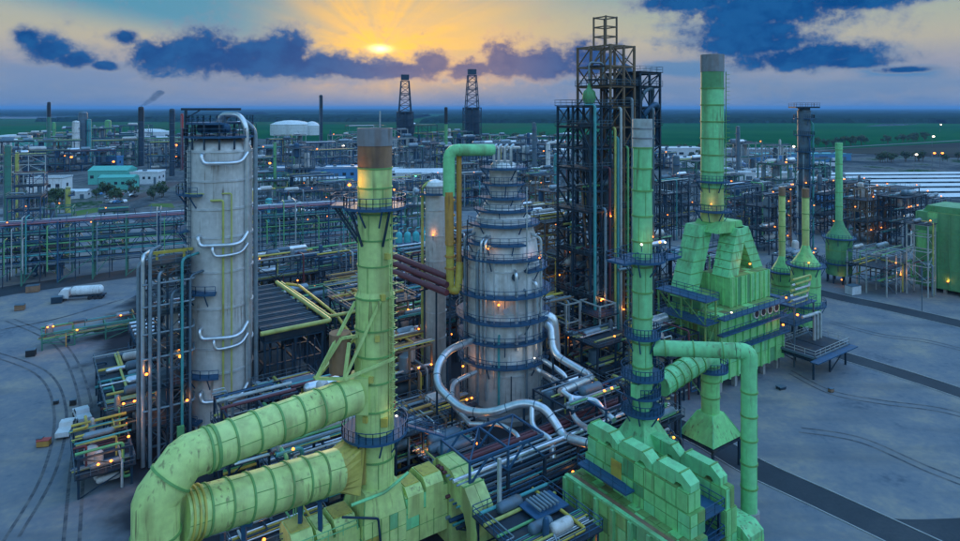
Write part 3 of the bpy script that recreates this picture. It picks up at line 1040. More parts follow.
for py, xa, s in ((158, -0.6, 1), (236, -1.1, 1), (246, 1.0, 0.8), (324, -0.9, 1), (334, 1.2, 0.8), (384, -0.8, 1), (412, -1.5, 0.8)):
    z = zy(py, cy)
    t.pipe('side_draw', [(xa, -4.4, z + 0.9), (xa, -5.4, z + 0.9), (xa + 0.3, -5.5, z - 0.4), (3.4 * s + 0.4, -4.6, z - 0.4), (4.5, -3.2, z - 0.3), (5.0, -2.0, z + 1.0 * s)], 0.3 * s, 'galv', 10, 0.8)
t.ladder(-2.9, -3.95, 2, top, -0.6, -0.8)
t.lamp((-4.6, -3.4, zy(348, cy)), 'sodium', 0.28, 260)
t.lamp((1.5, -5.4, zy(437, cy)), 'sodium', 0.2)

# ---- pipe tower beside it
t = T('pipe_tower', 'narrow open steel tower carrying pale vertical pipes, left of the grey column', 'pipe tower', (-45.6, 92.5, 0), GA)
steelwork(t, [-2.4, 0, 2.6], [-2.4, 2.4], [2.8, 5.4, 8, 10.6, 13.2, 15.8, 18.4, 21, 23.6, 26.2, 28], 'steel', 0.28, (1, 3, 5, 7, 9, 10), brace=0.9, railm='steel_grey', bm='steel_grey')
for k, (x, y, zt, r, m) in enumerate(((-3.1, -2.6, 29.5, .30, 'galv'), (-2.3, -3.2, 30.2, .24, 'pipe_grey'), (-1.2, -3.1, 27, .22, 'pipe_grey'), (0.4, -3.2, 24, .22, 'steel_grey'), (1.8, -3.1, 28.6, .2, 'pipe_teal'), (2.9, -2.9, 26, .2, 'steel_grey'), (-3.3, 0.2, 28.0, .3, 'pipe_grey'))):
    t.pipe('riser', [(x, y, 0.3), (x, y, zt), (x + 1.2 + 0.4 * k, y + 2.6, zt)], r, m, 10, 0.9)
for z in (8.0, 15.2, 18.6, 22.4, 25.5):
    t.pipe('cross_pipe', [(-3.2, -2.9, z), (3.4, -2.9, z), (4.0, 0.5, z)], 0.15, 'pipe_grey', 8, 0.6)
t.cyl('vessel', (0, 0, 6.8), (0, 0, 12.5), 1.2, 'steel_grey', shape='drum')
t.cyl('vessel', (1.0, 0.3, 17.2), (1.0, 0.3, 22), 0.9, 'grey_shell', shape='drum')
t.bar('hoist_beam', (-1.5, 0, 29.2), (3.8, 0, 29.2), 0.4, 'pipe_yellow')
for x in (-1.0, 2.6):
    t.bar('hoist_post', (x, 0, 27.5), (x, 0, 29.0), 0.3, 'pipe_yellow')
t.box('chute', (1.5, -3.6, 2.6), (0.9, 0.4, 5.0), 'pipe_green')
t.lamp((-2.8, -3.6, 13.4), 'sodium', 0.24, 160)
t.lamp((2.4, -3.4, 8.4), 'sodium', 0.22, 120)

# ---- front stack with its two flue ducts
sx, sy = -11.5, 70.0
t = T('exhaust_stack', 'tallest front stack, yellow-green with a grey rusted top, ducts joining from the left', 'stack', (sx, sy, 0))
zz = [9.4, 12.2, 14.8, 17.6, 20.6, 23.4, 26.2, 29.6]
for a, b in zip(zz, zz[1:]):
    t.lathe('shell_section', [(2.08, a), (2.08, b - 0.04)], 'lime', 36)
    t.lathe('flange', [(2.08, b - 0.12), (2.2, b - 0.12), (2.2, b + 0.06), (2.0, b + 0.06)], 'green_trim', 36)
t.lathe('shell_section', [(2.08, 29.6), (1.86, 30.2)], 'lime', 36)
zz = [30.2, 33.0, 35.8, 38.6, 41.4, 43.5]
for i, (a, b) in enumerate(zip(zz, zz[1:])):
    t.lathe('shell_section', [(1.86, a), (1.86, b - 0.04)], 'lime', 36)
    t.lathe('flange', [(1.86, b - 0.1), (1.95, b - 0.1), (1.95, b + 0.06), (1.8, b + 0.06)], 'green_trim', 36)
t.lathe('scorched_band', [(1.86, 43.56), (1.86, 45.9)], 'rusty', 36, label='rust-brown band below the stack rim')
t.lathe('rim', [(1.92, 45.9), (1.92, 47.8), (1.72, 47.8), (1.70, 44.0)], 'stackcap', 36, label='grey metal rim of the stack')
for k in range(8):
    a = R(k * 45 + 12)
    t.bar('seam_rib', (2.12 * math.cos(a), 2.12 * math.sin(a), 17.6), (2.12 * math.cos(a), 2.12 * math.sin(a), 23.2), 0.1, 'lime')
for i, (a, b_) in enumerate(zip([9.4, 12.2, 14.8, 23.4, 26.2, 30.2, 33.0, 35.8, 38.6], [12.2, 14.8, 17.6, 26.2, 29.6, 33.0, 35.8, 38.6, 41.4])):
    for q in range(4):
        an = R(200 + 47 * i + 90 * q)
        rr = 2.1 if a < 30 else 1.88
        t.bar('weld_seam', (rr * math.cos(an), rr * math.sin(an), a), (rr * math.cos(an), rr * math.sin(an), b_ - .1), 0.06, 'green_trim')
for i in range(6):
    an = R(235 + 17 * i)
    t.box('hatch', (2.08 * math.cos(an), 2.08 * math.sin(an), 12.6 + 4.3 * i), (.5, .5, .6), 'lime_amber', an)
t.ringdeck(39.4, 1.9, 3.4, m='deck_blue', brackets=8)
t.box('side_platform', (-3.6, 0.6, 39.3), (2.2, 2.6, 0.25), 'deck_blue')
t.rail([(-2.9, -0.65, 39.45), (-4.65, -0.65, 39.45), (-4.65, 1.85, 39.45), (-2.9, 1.85, 39.45)])
for s in (-1, 1):
    t.bar('strut', (-1.7, 0.6 * s, 35.4), (-4.4, 0.6 * s + 0.6, 39.1), 0.2, 'steel')
    t.bar('strut', (1.1 * s, -1.6, 35.2), (2.0 * s, -2.8, 39.1), 0.2, 'steel')
t.ringdeck(15.0, 2.12, 3.6, m='deck_blue', brackets=8)
w = t.bar('walkway', (3.0, 1.0, 14.9), (7.2, 4.6, 11.8), 1.2, 'deck_blue', 0.16)
t.rail([(3.3, 0.4, 14.9), (7.5, 4.1, 11.9)])
t.rail([(2.7, 1.5, 14.9), (6.8, 5.1, 11.9)])
t.ladder(1.9, -1.1, 15.2, 39.3, 0.8, -0.5, 'lime')
# green outriggers that steady the breeching
for a, b in (((0.9, -2.1, 29.5), (-2.6, -3.4, 21.8)), ((-2.0, -0.6, 29.0), (-5.6, -3.2, 21.8)), ((-5.6, -3.2, 21.8), (-2.6, -3.4, 21.8)), ((-5.6, -3.2, 21.8), (-5.0, 0.4, 22.0)),
             ((-2.6, -3.4, 21.8), (2.4, -2.0, 23.4)), ((-5.0, 0.4, 22.0), (-2.0, 0.8, 24.8)), ((-2.6, -3.4, 21.8), (-2.2, -3.0, 25.4)), ((-5.6, -3.2, 21.8), (-3.2, -2.2, 25.6)), ((-3.2, -2.2, 25.6), (-1.6, -1.4, 25.6))):
    t.bar('outrigger', a, b, 0.28, 'lime')
t.cyl('rain_vessel', (-3.6, -1.0, 21.6), (-3.6, -1.0, 25.8), 1.15, 'rusty', 16, label='rust-brown drum cradled beside the stack')
b = MB()
b.prism([(-2.4, 10.2), (-0.6, 10.2), (-0.6, 14.4), (-2.4, 14.4)], 'x', -2.6, -0.6)
t.mb('breeching', b, 'lime_amber')
b = MB()
b.prism([(-2.5, 17.6), (-0.2, 17.6), (-0.2, 21.4), (-2.5, 21.4)], 'x', -2.4, -0.3)
t.mb('breeching', b, 'lime')
t.box('junction_box', (1.3, -1.75, 14.6 + 1.9), (0.7, 0.5, 0.9), 'pipe_yellow')
t.box('junction_box', (2.0, 0.4, 17.4), (0.4, 0.6, 0.7), 'red')
t.lamp((-2.4, -1.9, zy(183, 70)), 'sodium', 0.2, 520, arm=2.6)
t.lamp((2.3, -1.4, zy(188, 70)), 'sodium', 0.12, 0, arm=2.2)
t.lamp((2.6, -1.8, zy(408, 70)), 'whitelamp', 0.12, 60, arm=1.2)


def duct(t, a, b, r, m, step, skip=0.0):
    """A riveted duct run: shell sections with a flange at each joint."""
    a, b = Vector(a), Vector(b)
    L = (b - a).length
    n = max(1, round(L / step))
    for k in range(n):
        p, q = a.lerp(b, k / n), a.lerp(b, (k + 1) / n)
        t.cyl('duct_section', p, q, r, m, 32)
        d_ = (b - a).normalized()
        sd = d_.cross(Vector((0, 0, 1)) if abs(d_.z) < 0.9 else Vector((1, 0, 0))).normalized()
        up_ = sd.cross(d_)
        for an in (0.9 + 0.8 * (k % 2), 2.6 + 0.5 * (k % 2), 4.2):
            e = (sd * math.cos(an) + up_ * math.sin(an)) * (r + 0.01)
            t.bar('weld_seam', p + e, q + e, 0.05, 'green_trim')
        if k:
            d = (b - a).normalized()
            t.cyl('flange', p - d * 0.09, p + d * 0.09, r + 0.11, 'green_trim', 32)


A1, A2 = Vector((-13.3, 68.2, 19.5)), Vector((-24.6, 57.5, 19.3))
t = T('flue_duct', 'upper fat yellow-green flue duct that bends down at the lower left corner', 'duct', (-27.6, 54.8, 0))
duct(t, t.w(A1), t.w(A2), 1.86, 'lime', 2.1)
E1, E2, E3 = Vector((-25.9, 56.3, 19.25)), Vector((-27.7, 54.7, 16.6)), Vector((-27.7, 54.7, 0.0))
dmesh = MB()
dmesh.v, dmesh.f = tube_mesh([t.w(A2), t.w(E1), t.w(E2), t.w(Vector((-27.7, 54.7, 13.6)))], 1.9, 32, 0.01, 1)
t.mb('elbow', dmesh, 'lime', True)
for p, q in ((A2, A1), (E1 * 0.5 + E2 * 0.5, E2), (Vector((-27.7, 54.7, 13.6)), E3)):
    d = (q - p).normalized()
    t.cyl('flange', t.w(p - d * 0.1), t.w(p + d * 0.1), 2.03, 'green_trim', 32)
t.cyl('flange', t.w(A2 + (A1 - A2).normalized() * 0.55 - (A1 - A2).normalized() * 0.1), t.w(A2 + (A1 - A2).normalized() * 0.75), 2.0, 'green_trim', 32)
duct(t, t.w(Vector((-27.7, 54.7, 13.6))), t.w(E3), 1.86, 'lime', 2.3)
t.cyl('manhole', t.w((-27.3, 52.95, 12.6)), t.w((-27.3, 52.70, 12.6)), 0.32, 'lime', 12)
b = MB()
b.prism([(-3.6, 0.0), (-1.2, 0.0), (-1.2, 13.4)], 'y', -0.25, 0.25)
t.mb('gusset', b, 'mint')

B1, B2 = Vector((-13.4, 68.2, 12.0)), Vector((-26.3, 56.6, 13.9))
t = T('flue_duct', 'lower fat yellow-green flue duct below the bent one, running into the stack foot', 'duct', (-20, 62, 0))
duct(t, t.w(B1 + (B2 - B1) * 0.12), t.w(B2), 2.12, 'lime', 1.9)
dd = (B2 - B1).normalized()
for k in (0.25, 0.75, 1.2):
    t.cyl('flange', t.w(B2 - dd * (k + 0.16)), t.w(B2 - dd * k), 2.32, 'lime_amber', 32)
hood = MB()
side = Vector((-dd.y, dd.x, 0)).normalized()
up = dd.cross(side) * -1
if up.z < 0:
    up = -up
ring1, ring2 = [], []
nseg = 24
pa, pb = B1 + (B2 - B1) * 0.13, B1 + (B2 - B1) * 0.0
for k in range(nseg):
    a = 2 * math.pi * k / nseg
    ring1.append(tuple(t.w(pa + side * math.cos(a) * 2.12 + up * math.sin(a) * 2.12)))
    q = max(abs(math.cos(a)), abs(math.sin(a)))
    ring2.append(tuple(t.w(pb + side * math.cos(a) / q * 1.7 + up * math.sin(a) / q * 2.5)))
hood.v = ring1 + ring2
hood.f = [(k, (k + 1) % nseg, nseg + (k + 1) % nseg, nseg + k) for k in range(nseg)]
t.mb('transition_hood', hood, 'lime_amber', label='amber-stained hood where the duct meets the stack')
for k, f_ in enumerate((0.3, 0.75)):
    p = B1.lerp(B2, f_)
    q = t.w(p)
    for s in (-1.2, 1.2):
        t.bar('support_leg', (q.x + s, q.y + 0.4, 0), (q.x + s * 0.8, q.y + 0.4, q.z - 1.9), 0.4, 'steel_blue')
    t.bar('saddle', (q.x - 1.8, q.y + 0.4, q.z - 2.3), (q.x + 1.8, q.y + 0.4, q.z - 2.3), 0.4, 'steel_blue')
t.pipe('drain_line', [t.w(P(185, 541, 58)), t.w(P(250, 523, 61)), t.w(P(300, 503, 63)), t.w(P(340, 486, 66))], 0.22, 'galv', 10)
t.pipe('access_line', [t.w(P(235, 464, 75)), t.w(P(330, 437, 77))], 0.2, 'galv', 8)
t.pipe('access_line', [t.w(P(271, 428, 74)), t.w(P(282, 455, 74))], 0.34, 'galv', 8)


def panelled(t, x0, x1, y0, y1, z0, z1, m, nx, ny, nz, gap=0.11, proud=0.07, faces='xXyY', rib=None, top=True, core='green_trim', ribm=None):
    """A plated box: recessed core with single panels on its faces and optional ribs at the joints."""
    t.box('casing', ((x0 + x1) / 2, (y0 + y1) / 2, (z0 + z1) / 2), (x1 - x0, y1 - y0, z1 - z0), core)
    dz = (z1 - z0) / nz
    m0, pr = m, random.Random(int(abs(x0 * 31 + y0 * 17 + z1 * 7)))
    alt = {'leafgreen': ['mint', 'mint', 'deepgreen', 'grimy_green'], 'lime': ['lime', 'lime', 'lime', 'lime_amber', 'mint'], 'deepgreen': ['deepgreen', 'deepgreen', 'deepgreen', 'leafgreen']}.get(m, [m])
    for k in range(nz):
        zc = z0 + dz * (k + 0.5)
        if 'y' in faces or 'Y' in faces:
            dx = (x1 - x0) / nx
            for i in range(nx):
                for fc, y in (('y', y0 - proud / 2), ('Y', y1 + proud / 2)):
                    if fc in faces:
                        t.box('panel', (x0 + dx * (i + 0.5), y, zc), (dx - gap, proud * pr.uniform(.6, 1.3), dz - gap), pr.choice(alt) if pr.random() < .45 else m0)
        if 'x' in faces or 'X' in faces:
            dy = (y1 - y0) / ny
            for i in range(ny):
                for fc, x in (('x', x0 - proud / 2), ('X', x1 + proud / 2)):
                    if fc in faces:
                        t.box('panel', (x, y0 + dy * (i + 0.5), zc), (proud * pr.uniform(.6, 1.3), dy - gap, dz - gap), pr.choice(alt) if pr.random() < .45 else m0)
    if top:
        dx, dy = (x1 - x0) / nx, (y1 - y0) / ny
        for i in range(nx):
            for j in range(ny):
                t.box('roof_panel', (x0 + dx * (i + .5), y0 + dy * (j + .5), z1 + proud / 2), (dx - gap, dy - gap, proud), 'grimy_green' if (i * 3 + j * 5) % 4 else m)
    if rib:
        rm = ribm or m
        if 'x' in faces:
            for i in range(ny + 1):
                t.box('rib', (x0 - rib / 2 - proud, y0 + (y1 - y0) * i / ny, (z0 + z1) / 2), (rib, 0.28, z1 - z0), rm)
        if 'y' in faces:
            for i in range(nx + 1):
                t.box('rib', (x0 + (x1 - x0) * i / nx, y0 - rib / 2 - proud, (z0 + z1) / 2), (0.28, rib, z1 - z0), rm)


# ---- heater under the front stack
t = T('fired_heater', 'yellow-green plated heater under the front stack at the bottom edge', 'heater', (sx, sy, 0), GA)
panelled(t, -2.5, 2.5, -2.5, 2.5, 0, 6.6, 'lime', 5, 5, 4, rib=None, top=False)
b = MB()
b.frustum((0, 0), (2.55, 2.55), (2.1, 2.1), 6.6, 9.4)
t.mb('stack_base', b, 'lime')
for s in (-1, 1):
    for q in (-1, 1):
        t.bar('corner_rib', (2.55 * s, 2.55 * q, 6.6), (2.0 * s, 2.0 * q, 9.4), 0.14, 'green_trim')
panelled(t, -9.4, -2.6, -1.9, 1.9, 0, 6.2, 'lime', 4, 2, 3)
panelled(t, 2.6, 8.2, -1.9, 1.9, 2.0, 7.2, 'lime', 3, 2, 3)
for x0_, x1_, zt in ((-9.8, -7.6, 7.7), (-7.2, -5.6, 7.2), (-5.3, -3.0, 7.5), (3.0, 5.0, 8.0), (5.3, 7.6, 8.4)):
    b = MB()
    b.prism([(-2.0, 5.0), (2.0, 5.0), (2.0, zt - 0.7), (1.3, zt), (-1.3, zt), (-2.0, zt - 0.7)], 'x', x0_, x1_)
    t.mb('header_box', b, 'lime')
    t.box('lid', ((x0_ + x1_) / 2, 0, zt + 0.06), (x1_ - x0_ - 0.25, 2.2, 0.1), 'lime_amber' if zt > 7.4 else 'lime')
# arched crossover that drops towards the eye
out = [(1.6, 0), (1.6, 8.0), (0.8, 8.8), (-2.4, 8.8), (-3.6, 8.1), (-5.2, 8.1), (-7.0, 6.4), (-7.6, 4.2), (-7.6, 0), (-5.6, 0), (-5.6, 3.8), (-5.0, 5.2), (-3.4, 5.6), (-2.6, 4.8), (-2.6, 0)]
for xa, xb in ((8.3, 9.6), (9.66, 10.9)):
    b = MB()
    b.prism(out, 'x', xa, xb)
    t.mb('crossover_duct', b, 'lime')
for (y_, z_) in ((0.7, 8.84), (-2.3, 8.84), (-3.7, 8.14), (-5.1, 8.14)):
    t.box('seam', (9.6, y_, z_), (2.8, 0.16, 0.1), 'green_trim')
for k in range(5):
    t.pipe('vent', [(-8.6 + 0.25 * k, 1.2, 7.6), (-8.6 + 0.25 * k, 1.2, 8.6 + 0.1 * k)], 0.06, 'mint', 6)
t.rail([(-9.4, -2.2, 6.2), (-3, -2.2, 6.2)], m='mint')
t.pipe('service_line', [(-4, -2.8, 9.4), (-0.2, -2.8, 9.4), (2.6, -2.8, 10.6)], 0.16, 'mint', 8)
t.pipe('service_line', [(-5, -2.9, 8.6), (-1.0, -2.9, 7.0), (-0.4, -2.9, 1.0)], 0.13, 'steel', 8)

# ---- right front heater: two plated rows with humped headers
O = (13.4, 76.9)
t = T('fired_heater', 'bright green plated heater with two humped rows and ribbed walls, bottom right of centre', 'heater', (*O, 0), GA)
# local x runs along u, local y runs away from the eye; rows stretch to negative y
LEN = 14.8
panelled(t, -3.4, 1.0, -LEN - 0.6, 0.8, 0, 6.6, 'leafgreen', 3, 12, 4, faces='xyY', rib=None)
for k in range(7):
    t.box('rib', (-3.7, 0.6 - 2.5 * k, 3.3), (0.5, 0.4, 6.7), 'mint')
t.box('coping', (-3.45, -7.4, 6.75), (0.5, 16.2, 0.3), 'mint')
panelled(t, -1.0, 1.4, -LEN, 0, 6.6, 9.0, 'leafgreen', 2, 10, 2, faces='xyXY', top=False)
panelled(t, -0.8, 1.2, -LEN + 0.4, -0.2, 9.0, 10.9, 'leafgreen', 2, 10, 1, faces='xyXY')


def humps(t, xa, xb, ys, zt, m, hgt=1.5):
    for y0_, y1_ in zip(ys, ys[1:]):
        L = y0_ - y1_
        o = [(y0_, zt), (y0_, zt + hgt * 0.6), (y0_ - 0.55, zt + hgt), (y1_ + 1.35, zt + hgt), (y1_ + 0.12, zt + hgt * 0.5), (y1_ + 0.12, zt),
             (y1_ + 0.9, zt), (y1_ + 1.3, zt + hgt * .28), (y1_ + 1.9, zt + hgt * .28), (y1_ + 2.2, zt)]
        b = MB()
        b.prism(o, 'x', xa, xb)
        t.mb('crossover_duct', b, m)
        for (yy, z2) in ((y0_ - 0.6, zt + hgt + 0.03), (y1_ + 1.4, zt + hgt + 0.03)):
            t.box('seam', ((xa + xb) / 2, yy, z2), (xb - xa + 0.14, 0.16, 0.1), 'green_trim')


humps(t, -0.5, 1.0, [0.2, -4.8, -9.7, -14.6], 10.97, 'mint')
t.box('balcony', (-1.9, -4.0, 8.2), (1.4, 7.5, 0.2), 'deck_blue')
t.rail([(-2.55, -0.3, 8.3), (-2.55, -7.7, 8.3)])
t.box('amber_panel', (-1.12, -5.0, 9.3), (0.1, 1.5, 1.9), 'pipe_yellow', label='amber hatch on the green wall')  # hatch panel in the yellow pipe paint
t.box('ledge', (-3.0, -LEN / 2, 6.75), (0.9, LEN, 0.12), 'rusty')
# second row
panelled(t, 7.4, 9.4, -13.2, -1.6, 0, 5.6, 'leafgreen', 2, 6, 2, faces='xyXY')
panelled(t, 7.6, 9.2, -13.0, -1.8, 5.6, 7.8, 'leafgreen', 2, 6, 1, faces='xyXY')
humps(t, 7.7, 9.0, [-1.6, -7.0, -12.4], 7.87, 'mint', 1.7)
steelwork(t, [2.2, 6.4], [-13.0, -7.6, -2.2], [3.2, 6.2], 'steel', 0.26, (0, 1), 'deck_blue', brace=0.4)
for k in range(7):
    t.cyl('burner', (-3.9, -14 + 2.3 * k, 0.9), (-3.4, -14 + 2.3 * k, 0.9), 0.35, 'steel', 10)
t.box('foot_box', (10.9, -11.6, 1.0), (3.2, 6.0, 2.0), 'leafgreen')
b = MB()
b.prism([(-14.6, 2.0), (-8.6, 2.0), (-8.6, 2.6), (-9.6, 3.3), (-13.6, 3.3), (-14.6, 2.6)], 'x', 9.5, 12.4)
t.mb('foot_hood', b, 'mint')
t.lamp((2.2, -13.4, 8.0), 'whitelamp', 0.10, 60)

ax, ay = 20.6, 81.2
t = T('exhaust_stack', 'slim pale green stack ringed with blue platforms, standing on the right front heater', 'stack', (ax, ay, 0), GA)
zs_ = [11.0, 14.2, 17.4, 20.4, 23.6, 26.8, 30.0, 33.2, 36.4, 39.6, 42.4, 45.0]
for a, b_ in zip(zs_, zs_[1:]):
    rr = 1.22 if a < 38 else 1.16
    t.lathe('shell_section', [(rr, a), (rr, b_ - 0.04)], 'mint', 28)
    t.lathe('flange', [(rr, b_ - 0.1), (rr + 0.12, b_ - 0.1), (rr + 0.12, b_ + 0.08), (rr, b_ + 0.08)], 'green_trim', 28)
t.lathe('rim', [(1.24, 45.0), (1.24, 48.6), (1.08, 48.6), (1.05, 45.5)], 'steel_pale', 28, label='bare grey metal top of the slim stack')
for z in (46.2, 47.4):
    t.lathe('band', [(1.24, z - .08), (1.32, z - .08), (1.32, z + .08), (1.24, z + .08)], 'stackcap', 28)
b = MB()
b.frustum((0, 0), (2.6, 2.6), (1.1, 1.1), 8.0, 11.0)
t.mb('stack_base', b, 'mint')
panelled(t, -2.6, 2.6, -2.6, 2.6, 2.5, 8.0, 'leafgreen', 3, 3, 3, top=False)
for sx_ in (-1, 1):
    for sy_ in (-1, 1):
        t.bar('leg', (2.3 * sx_, 2.3 * sy_, 0), (2.3 * sx_, 2.3 * sy_, 2.5), 0.4, 'steel')
for z, r1 in ((31.0, 2.9), (21.4, 2.3), (16.4, 2.7), (14.0, 2.3), (12.0, 2.7)):
    t.ringdeck(z, 1.24, r1, m='deck_blue', brackets=6)
t.box('platform', (-3.2, 0.4, 30.9), (2.6, 3.0, 0.25), 'deck_blue')
t.box('platform', (3.4, -1.0, 30.9), (2.8, 2.6, 0.25), 'deck_blue')
t.rail([(-2, -1.1, 31), (-4.5, -1.1, 31), (-4.5, 1.9, 31), (-2, 1.9, 31)])
t.rail([(2, -2.3, 31), (4.8, -2.3, 31), (4.8, 0.3, 31), (2, 0.3, 31)])
t.ladder(-0.4, 1.5, 12, 31, 0, 1)
for i, (a, b_) in enumerate(zip(zs_, zs_[1:])):
    for q in range(3):
        an = R(160 + 40 * i + 120 * q)
        t.bar('weld_seam', (1.23 * math.cos(an), 1.23 * math.sin(an), a), (1.23 * math.cos(an), 1.23 * math.sin(an), b_ - .1), 0.05, 'green_trim')
t.lamp((-2.0, -1.6, 33.2), 'whitelamp', 0.16, 50)
t.lamp((0.2, -2.6, 33.4), 'sodium', 0.18, 90)
t.lamp((2.2, -1.8, 33.0), 'whitelamp', 0.13, 0)
t.box('damper_box', (-1.9, -0.8, 15.0), (1.2, 1.0, 1.6), 'mint')

t = T('flue_pipe', 'green flue pipe leaving the slim stack sideways and dropping to the ground', 'pipe', (32.8, 78.0, 0))
t.pipe('elbow_run', [t.w((21.8, 80.6, 19.8)), t.w((31.2, 78.3, 20.3))], 0.95, 'mint', 24)
t.pipe('elbow', [t.w((31.2, 78.3, 20.3)), t.w((32.8, 78.0, 20.3)), t.w((32.8, 78.0, 18.4))], 0.97, 'mint', 24, 1.5, 5)
duct(t, (0, 0, 18.4), (0, 0, 1.0), 0.93, 'mint', 2.9)
for k in (0.15, 0.5, 0.85):
    p = t.w(Vector((21.8, 80.6, 19.8)).lerp(Vector((31.2, 78.3, 20.3)), k))
    d = (Vector((31.2, 78.3, 20.3)) - Vector((21.8, 80.6, 19.8))).normalized()
    t.cyl('flange', p - d * 0.07, p + d * 0.07, 1.06, 'green_trim', 24)
t.cyl('foot', (0, 0, 0), (0, 0, 1.0), 1.2, 'concrete', 20)

t = T('vent_hood', 'small green flue with pyramid hood on dark legs behind the green heater rows', 'flue', (32.4, 90.0, 0), GA)
b = MB()
b.frustum((0, 0), (3.3, 2.8), (1.25, 1.25), 4.2, 7.4)
t.mb('hood', b, 'leafgreen')
for k in range(4):
    s1, s2 = ((-1, -1), (1, -1), (1, 1), (-1, 1))[k]
    t.bar('leg', (3.0 * s1, 2.5 * s2, 0), (3.0 * s1, 2.5 * s2, 4.2), 0.3, 'steel')
    t.bar('hip_rib', (3.3 * s1, 2.8 * s2, 4.2), (1.2 * s1, 1.2 * s2, 7.4), 0.16, 'mint')
t.box('drip_tray', (0, 0, 3.9), (6.9, 5.9, 0.2), 'deck_dark')
for z in (7.4, 9.6, 11.8):
    t.cyl('flue_section', (0, 0, z), (0, 0, z + 2.15), 1.25, 'leafgreen', 24)
    t.cyl('flange', (0, 0, z + 2.1), (0, 0, z + 2.24), 1.36, 'green_trim', 24)
t.pipe('elbow', [(0, 0, 14), (0, 0, 15.2), (-1.6, 0, 15.2)], 1.25, 'mint', 20, 1.4, 4)
duct(t, t.w((31.1, 89.1, 15.2)), t.w((23.6, 83.6, 13.8)), 1.45, 'mint', 1.7)
t.ringdeck(13.6, 1.3, 2.4, m='deck_blue')
t.box('hose_box', (3.3, -3.0, 5.4), (0.5, 0.5, 0.9), 'red')

# ---- big heater in the middle right with tall stack
hx, hy = 44.6, 125.0
t = T('fired_heater', 'large dark green heater block with two sloping breeching arches below the tallest stack', 'heater', (hx, hy, 0), GA)
for i in range(5):
    for j in range(3):
        t.bar('pier', (-9 + 4.5 * i, -8.6 + 5 * j, 0), (-9 + 4.5 * i, -8.6 + 5 * j, 2.2), 0.7, 'concrete')
panelled(t, -9.8, 9.8, -9.4, 2.2, 2.2, 7.4, 'leafgreen', 8, 5, 2, faces='xyX', rib=0.3, top=False)
panelled(t, -9.2, 9.2, -8.8, 1.8, 7.4, 13.2, 'leafgreen', 8, 5, 2, faces='xyX', rib=0.3)
for z, e in ((7.4, 1.4), (10.4, 1.2), (13.3, 1.5)):
    b = MB()
    b.box((0, -9.6 - e / 2 + 0.4, z), (21, e, 0.22))
    t.mb('walkway', b, 'deck_blue')
    t.rail([(-10.5, -9.2 - e + 0.1, z + .1), (10.5, -9.2 - e + 0.1, z + .1)])
    t.box('walkway', (10.2 + e / 2 - 0.4, -3.6, z), (e, 12, 0.22), 'deck_blue')
    t.rail([(9.8 + e, -9.6, z + .1), (9.8 + e, 2.4, z + .1)])
for i in range(4):
    t.cyl('fan_ring', (1.4 + 2.2 * i, -9.35, 12.0), (1.4 + 2.2 * i, -8.95, 12.0), 0.85, 'pale_shell', 18)
    t.cyl('fan_mouth', (1.4 + 2.2 * i, -9.42, 12.0), (1.4 + 2.2 * i, -9.36, 12.0), 0.62, 'black', 18)
panelled(t, -2.8, 9.4, -6.8, -0.6, 13.3, 18.6, 'leafgreen', 8, 4, 1, faces='xyX', rib=0.22)
panelled(t, -8.8, -3.4, -4.6, 1.6, 13.3, 15.6, 'deepgreen', 3, 3, 1, faces='xyX')


def leg(t, a, b, wx, wy, m):
    """A square sloping duct made of plated lengths."""
    a, b = Vector(a), Vector(b)
    n = 6
    for k in range(n):
        p, q = a.lerp(b, k / n), a.lerp(b, (k + 1) / n)
        mbx = MB()
        for (c, z) in ((p, p.z), (q, q.z)):
            for dx, dy in ((-wx, -wy), (wx, -wy), (wx, wy), (-wx, wy)):
                mbx.v.append((c.x + dx, c.y + dy, z))
        mbx.f = [(0, 3, 2, 1), (4, 5, 6, 7), (0, 1, 5, 4), (1, 2, 6, 5), (2, 3, 7, 6), (3, 0, 4, 7)]
        t.mb('breeching_length', mbx, m)
        t.box('seam', (q.x, q.y, q.z), (2 * wx + 0.16, 2 * wy + 0.16, 0.12), 'green_trim')


leg(t, (-2.2, 0.4, 27.6), (-7.4, 0.2, 14.6), 1.9, 1.8, 'mint')
leg(t, (3.4, -3.4, 27.0), (-1.4, -4.6, 18.6), 1.6, 1.7, 'mint')
leg(t, (4.2, -3.2, 27.0), (9.0, -3.2, 18.6), 1.6, 1.7, 'mint')
b = MB()
b.prism([(-3.2, 26.4), (5.4, 26.0), (4.6, 28.2), (-1.6, 28.4)], 'y', -4.2, 1.4)
t.mb('manifold', b, 'leafgreen')
t.box('cross_platform', (0.5, 1.6, 22.5), (7, 2.0, 0.25), 'deck_blue')
t.rail([(-3, 0.6, 22.6), (4, 0.6, 22.6)])
steelwork(t, [-13.5, -10.6], [-9, -4, 1], [4, 8, 12.6, 16.6], 'green_trim', 0.24, (1, 2, 3), 'deck_blue', brace=0.6)
t.lamp((2.6, -7.2, 20.6), 'sodium', 0.2, 260)
t.lamp((7.0, -11.2, 9.4), 'sodium', 0.24, 300)
t.lamp((-9.0, -11.0, 14.6), 'whitelamp', 0.16, 150)
t.lamp((8.4, -11, 14.2), 'sodium', 0.2, 150)

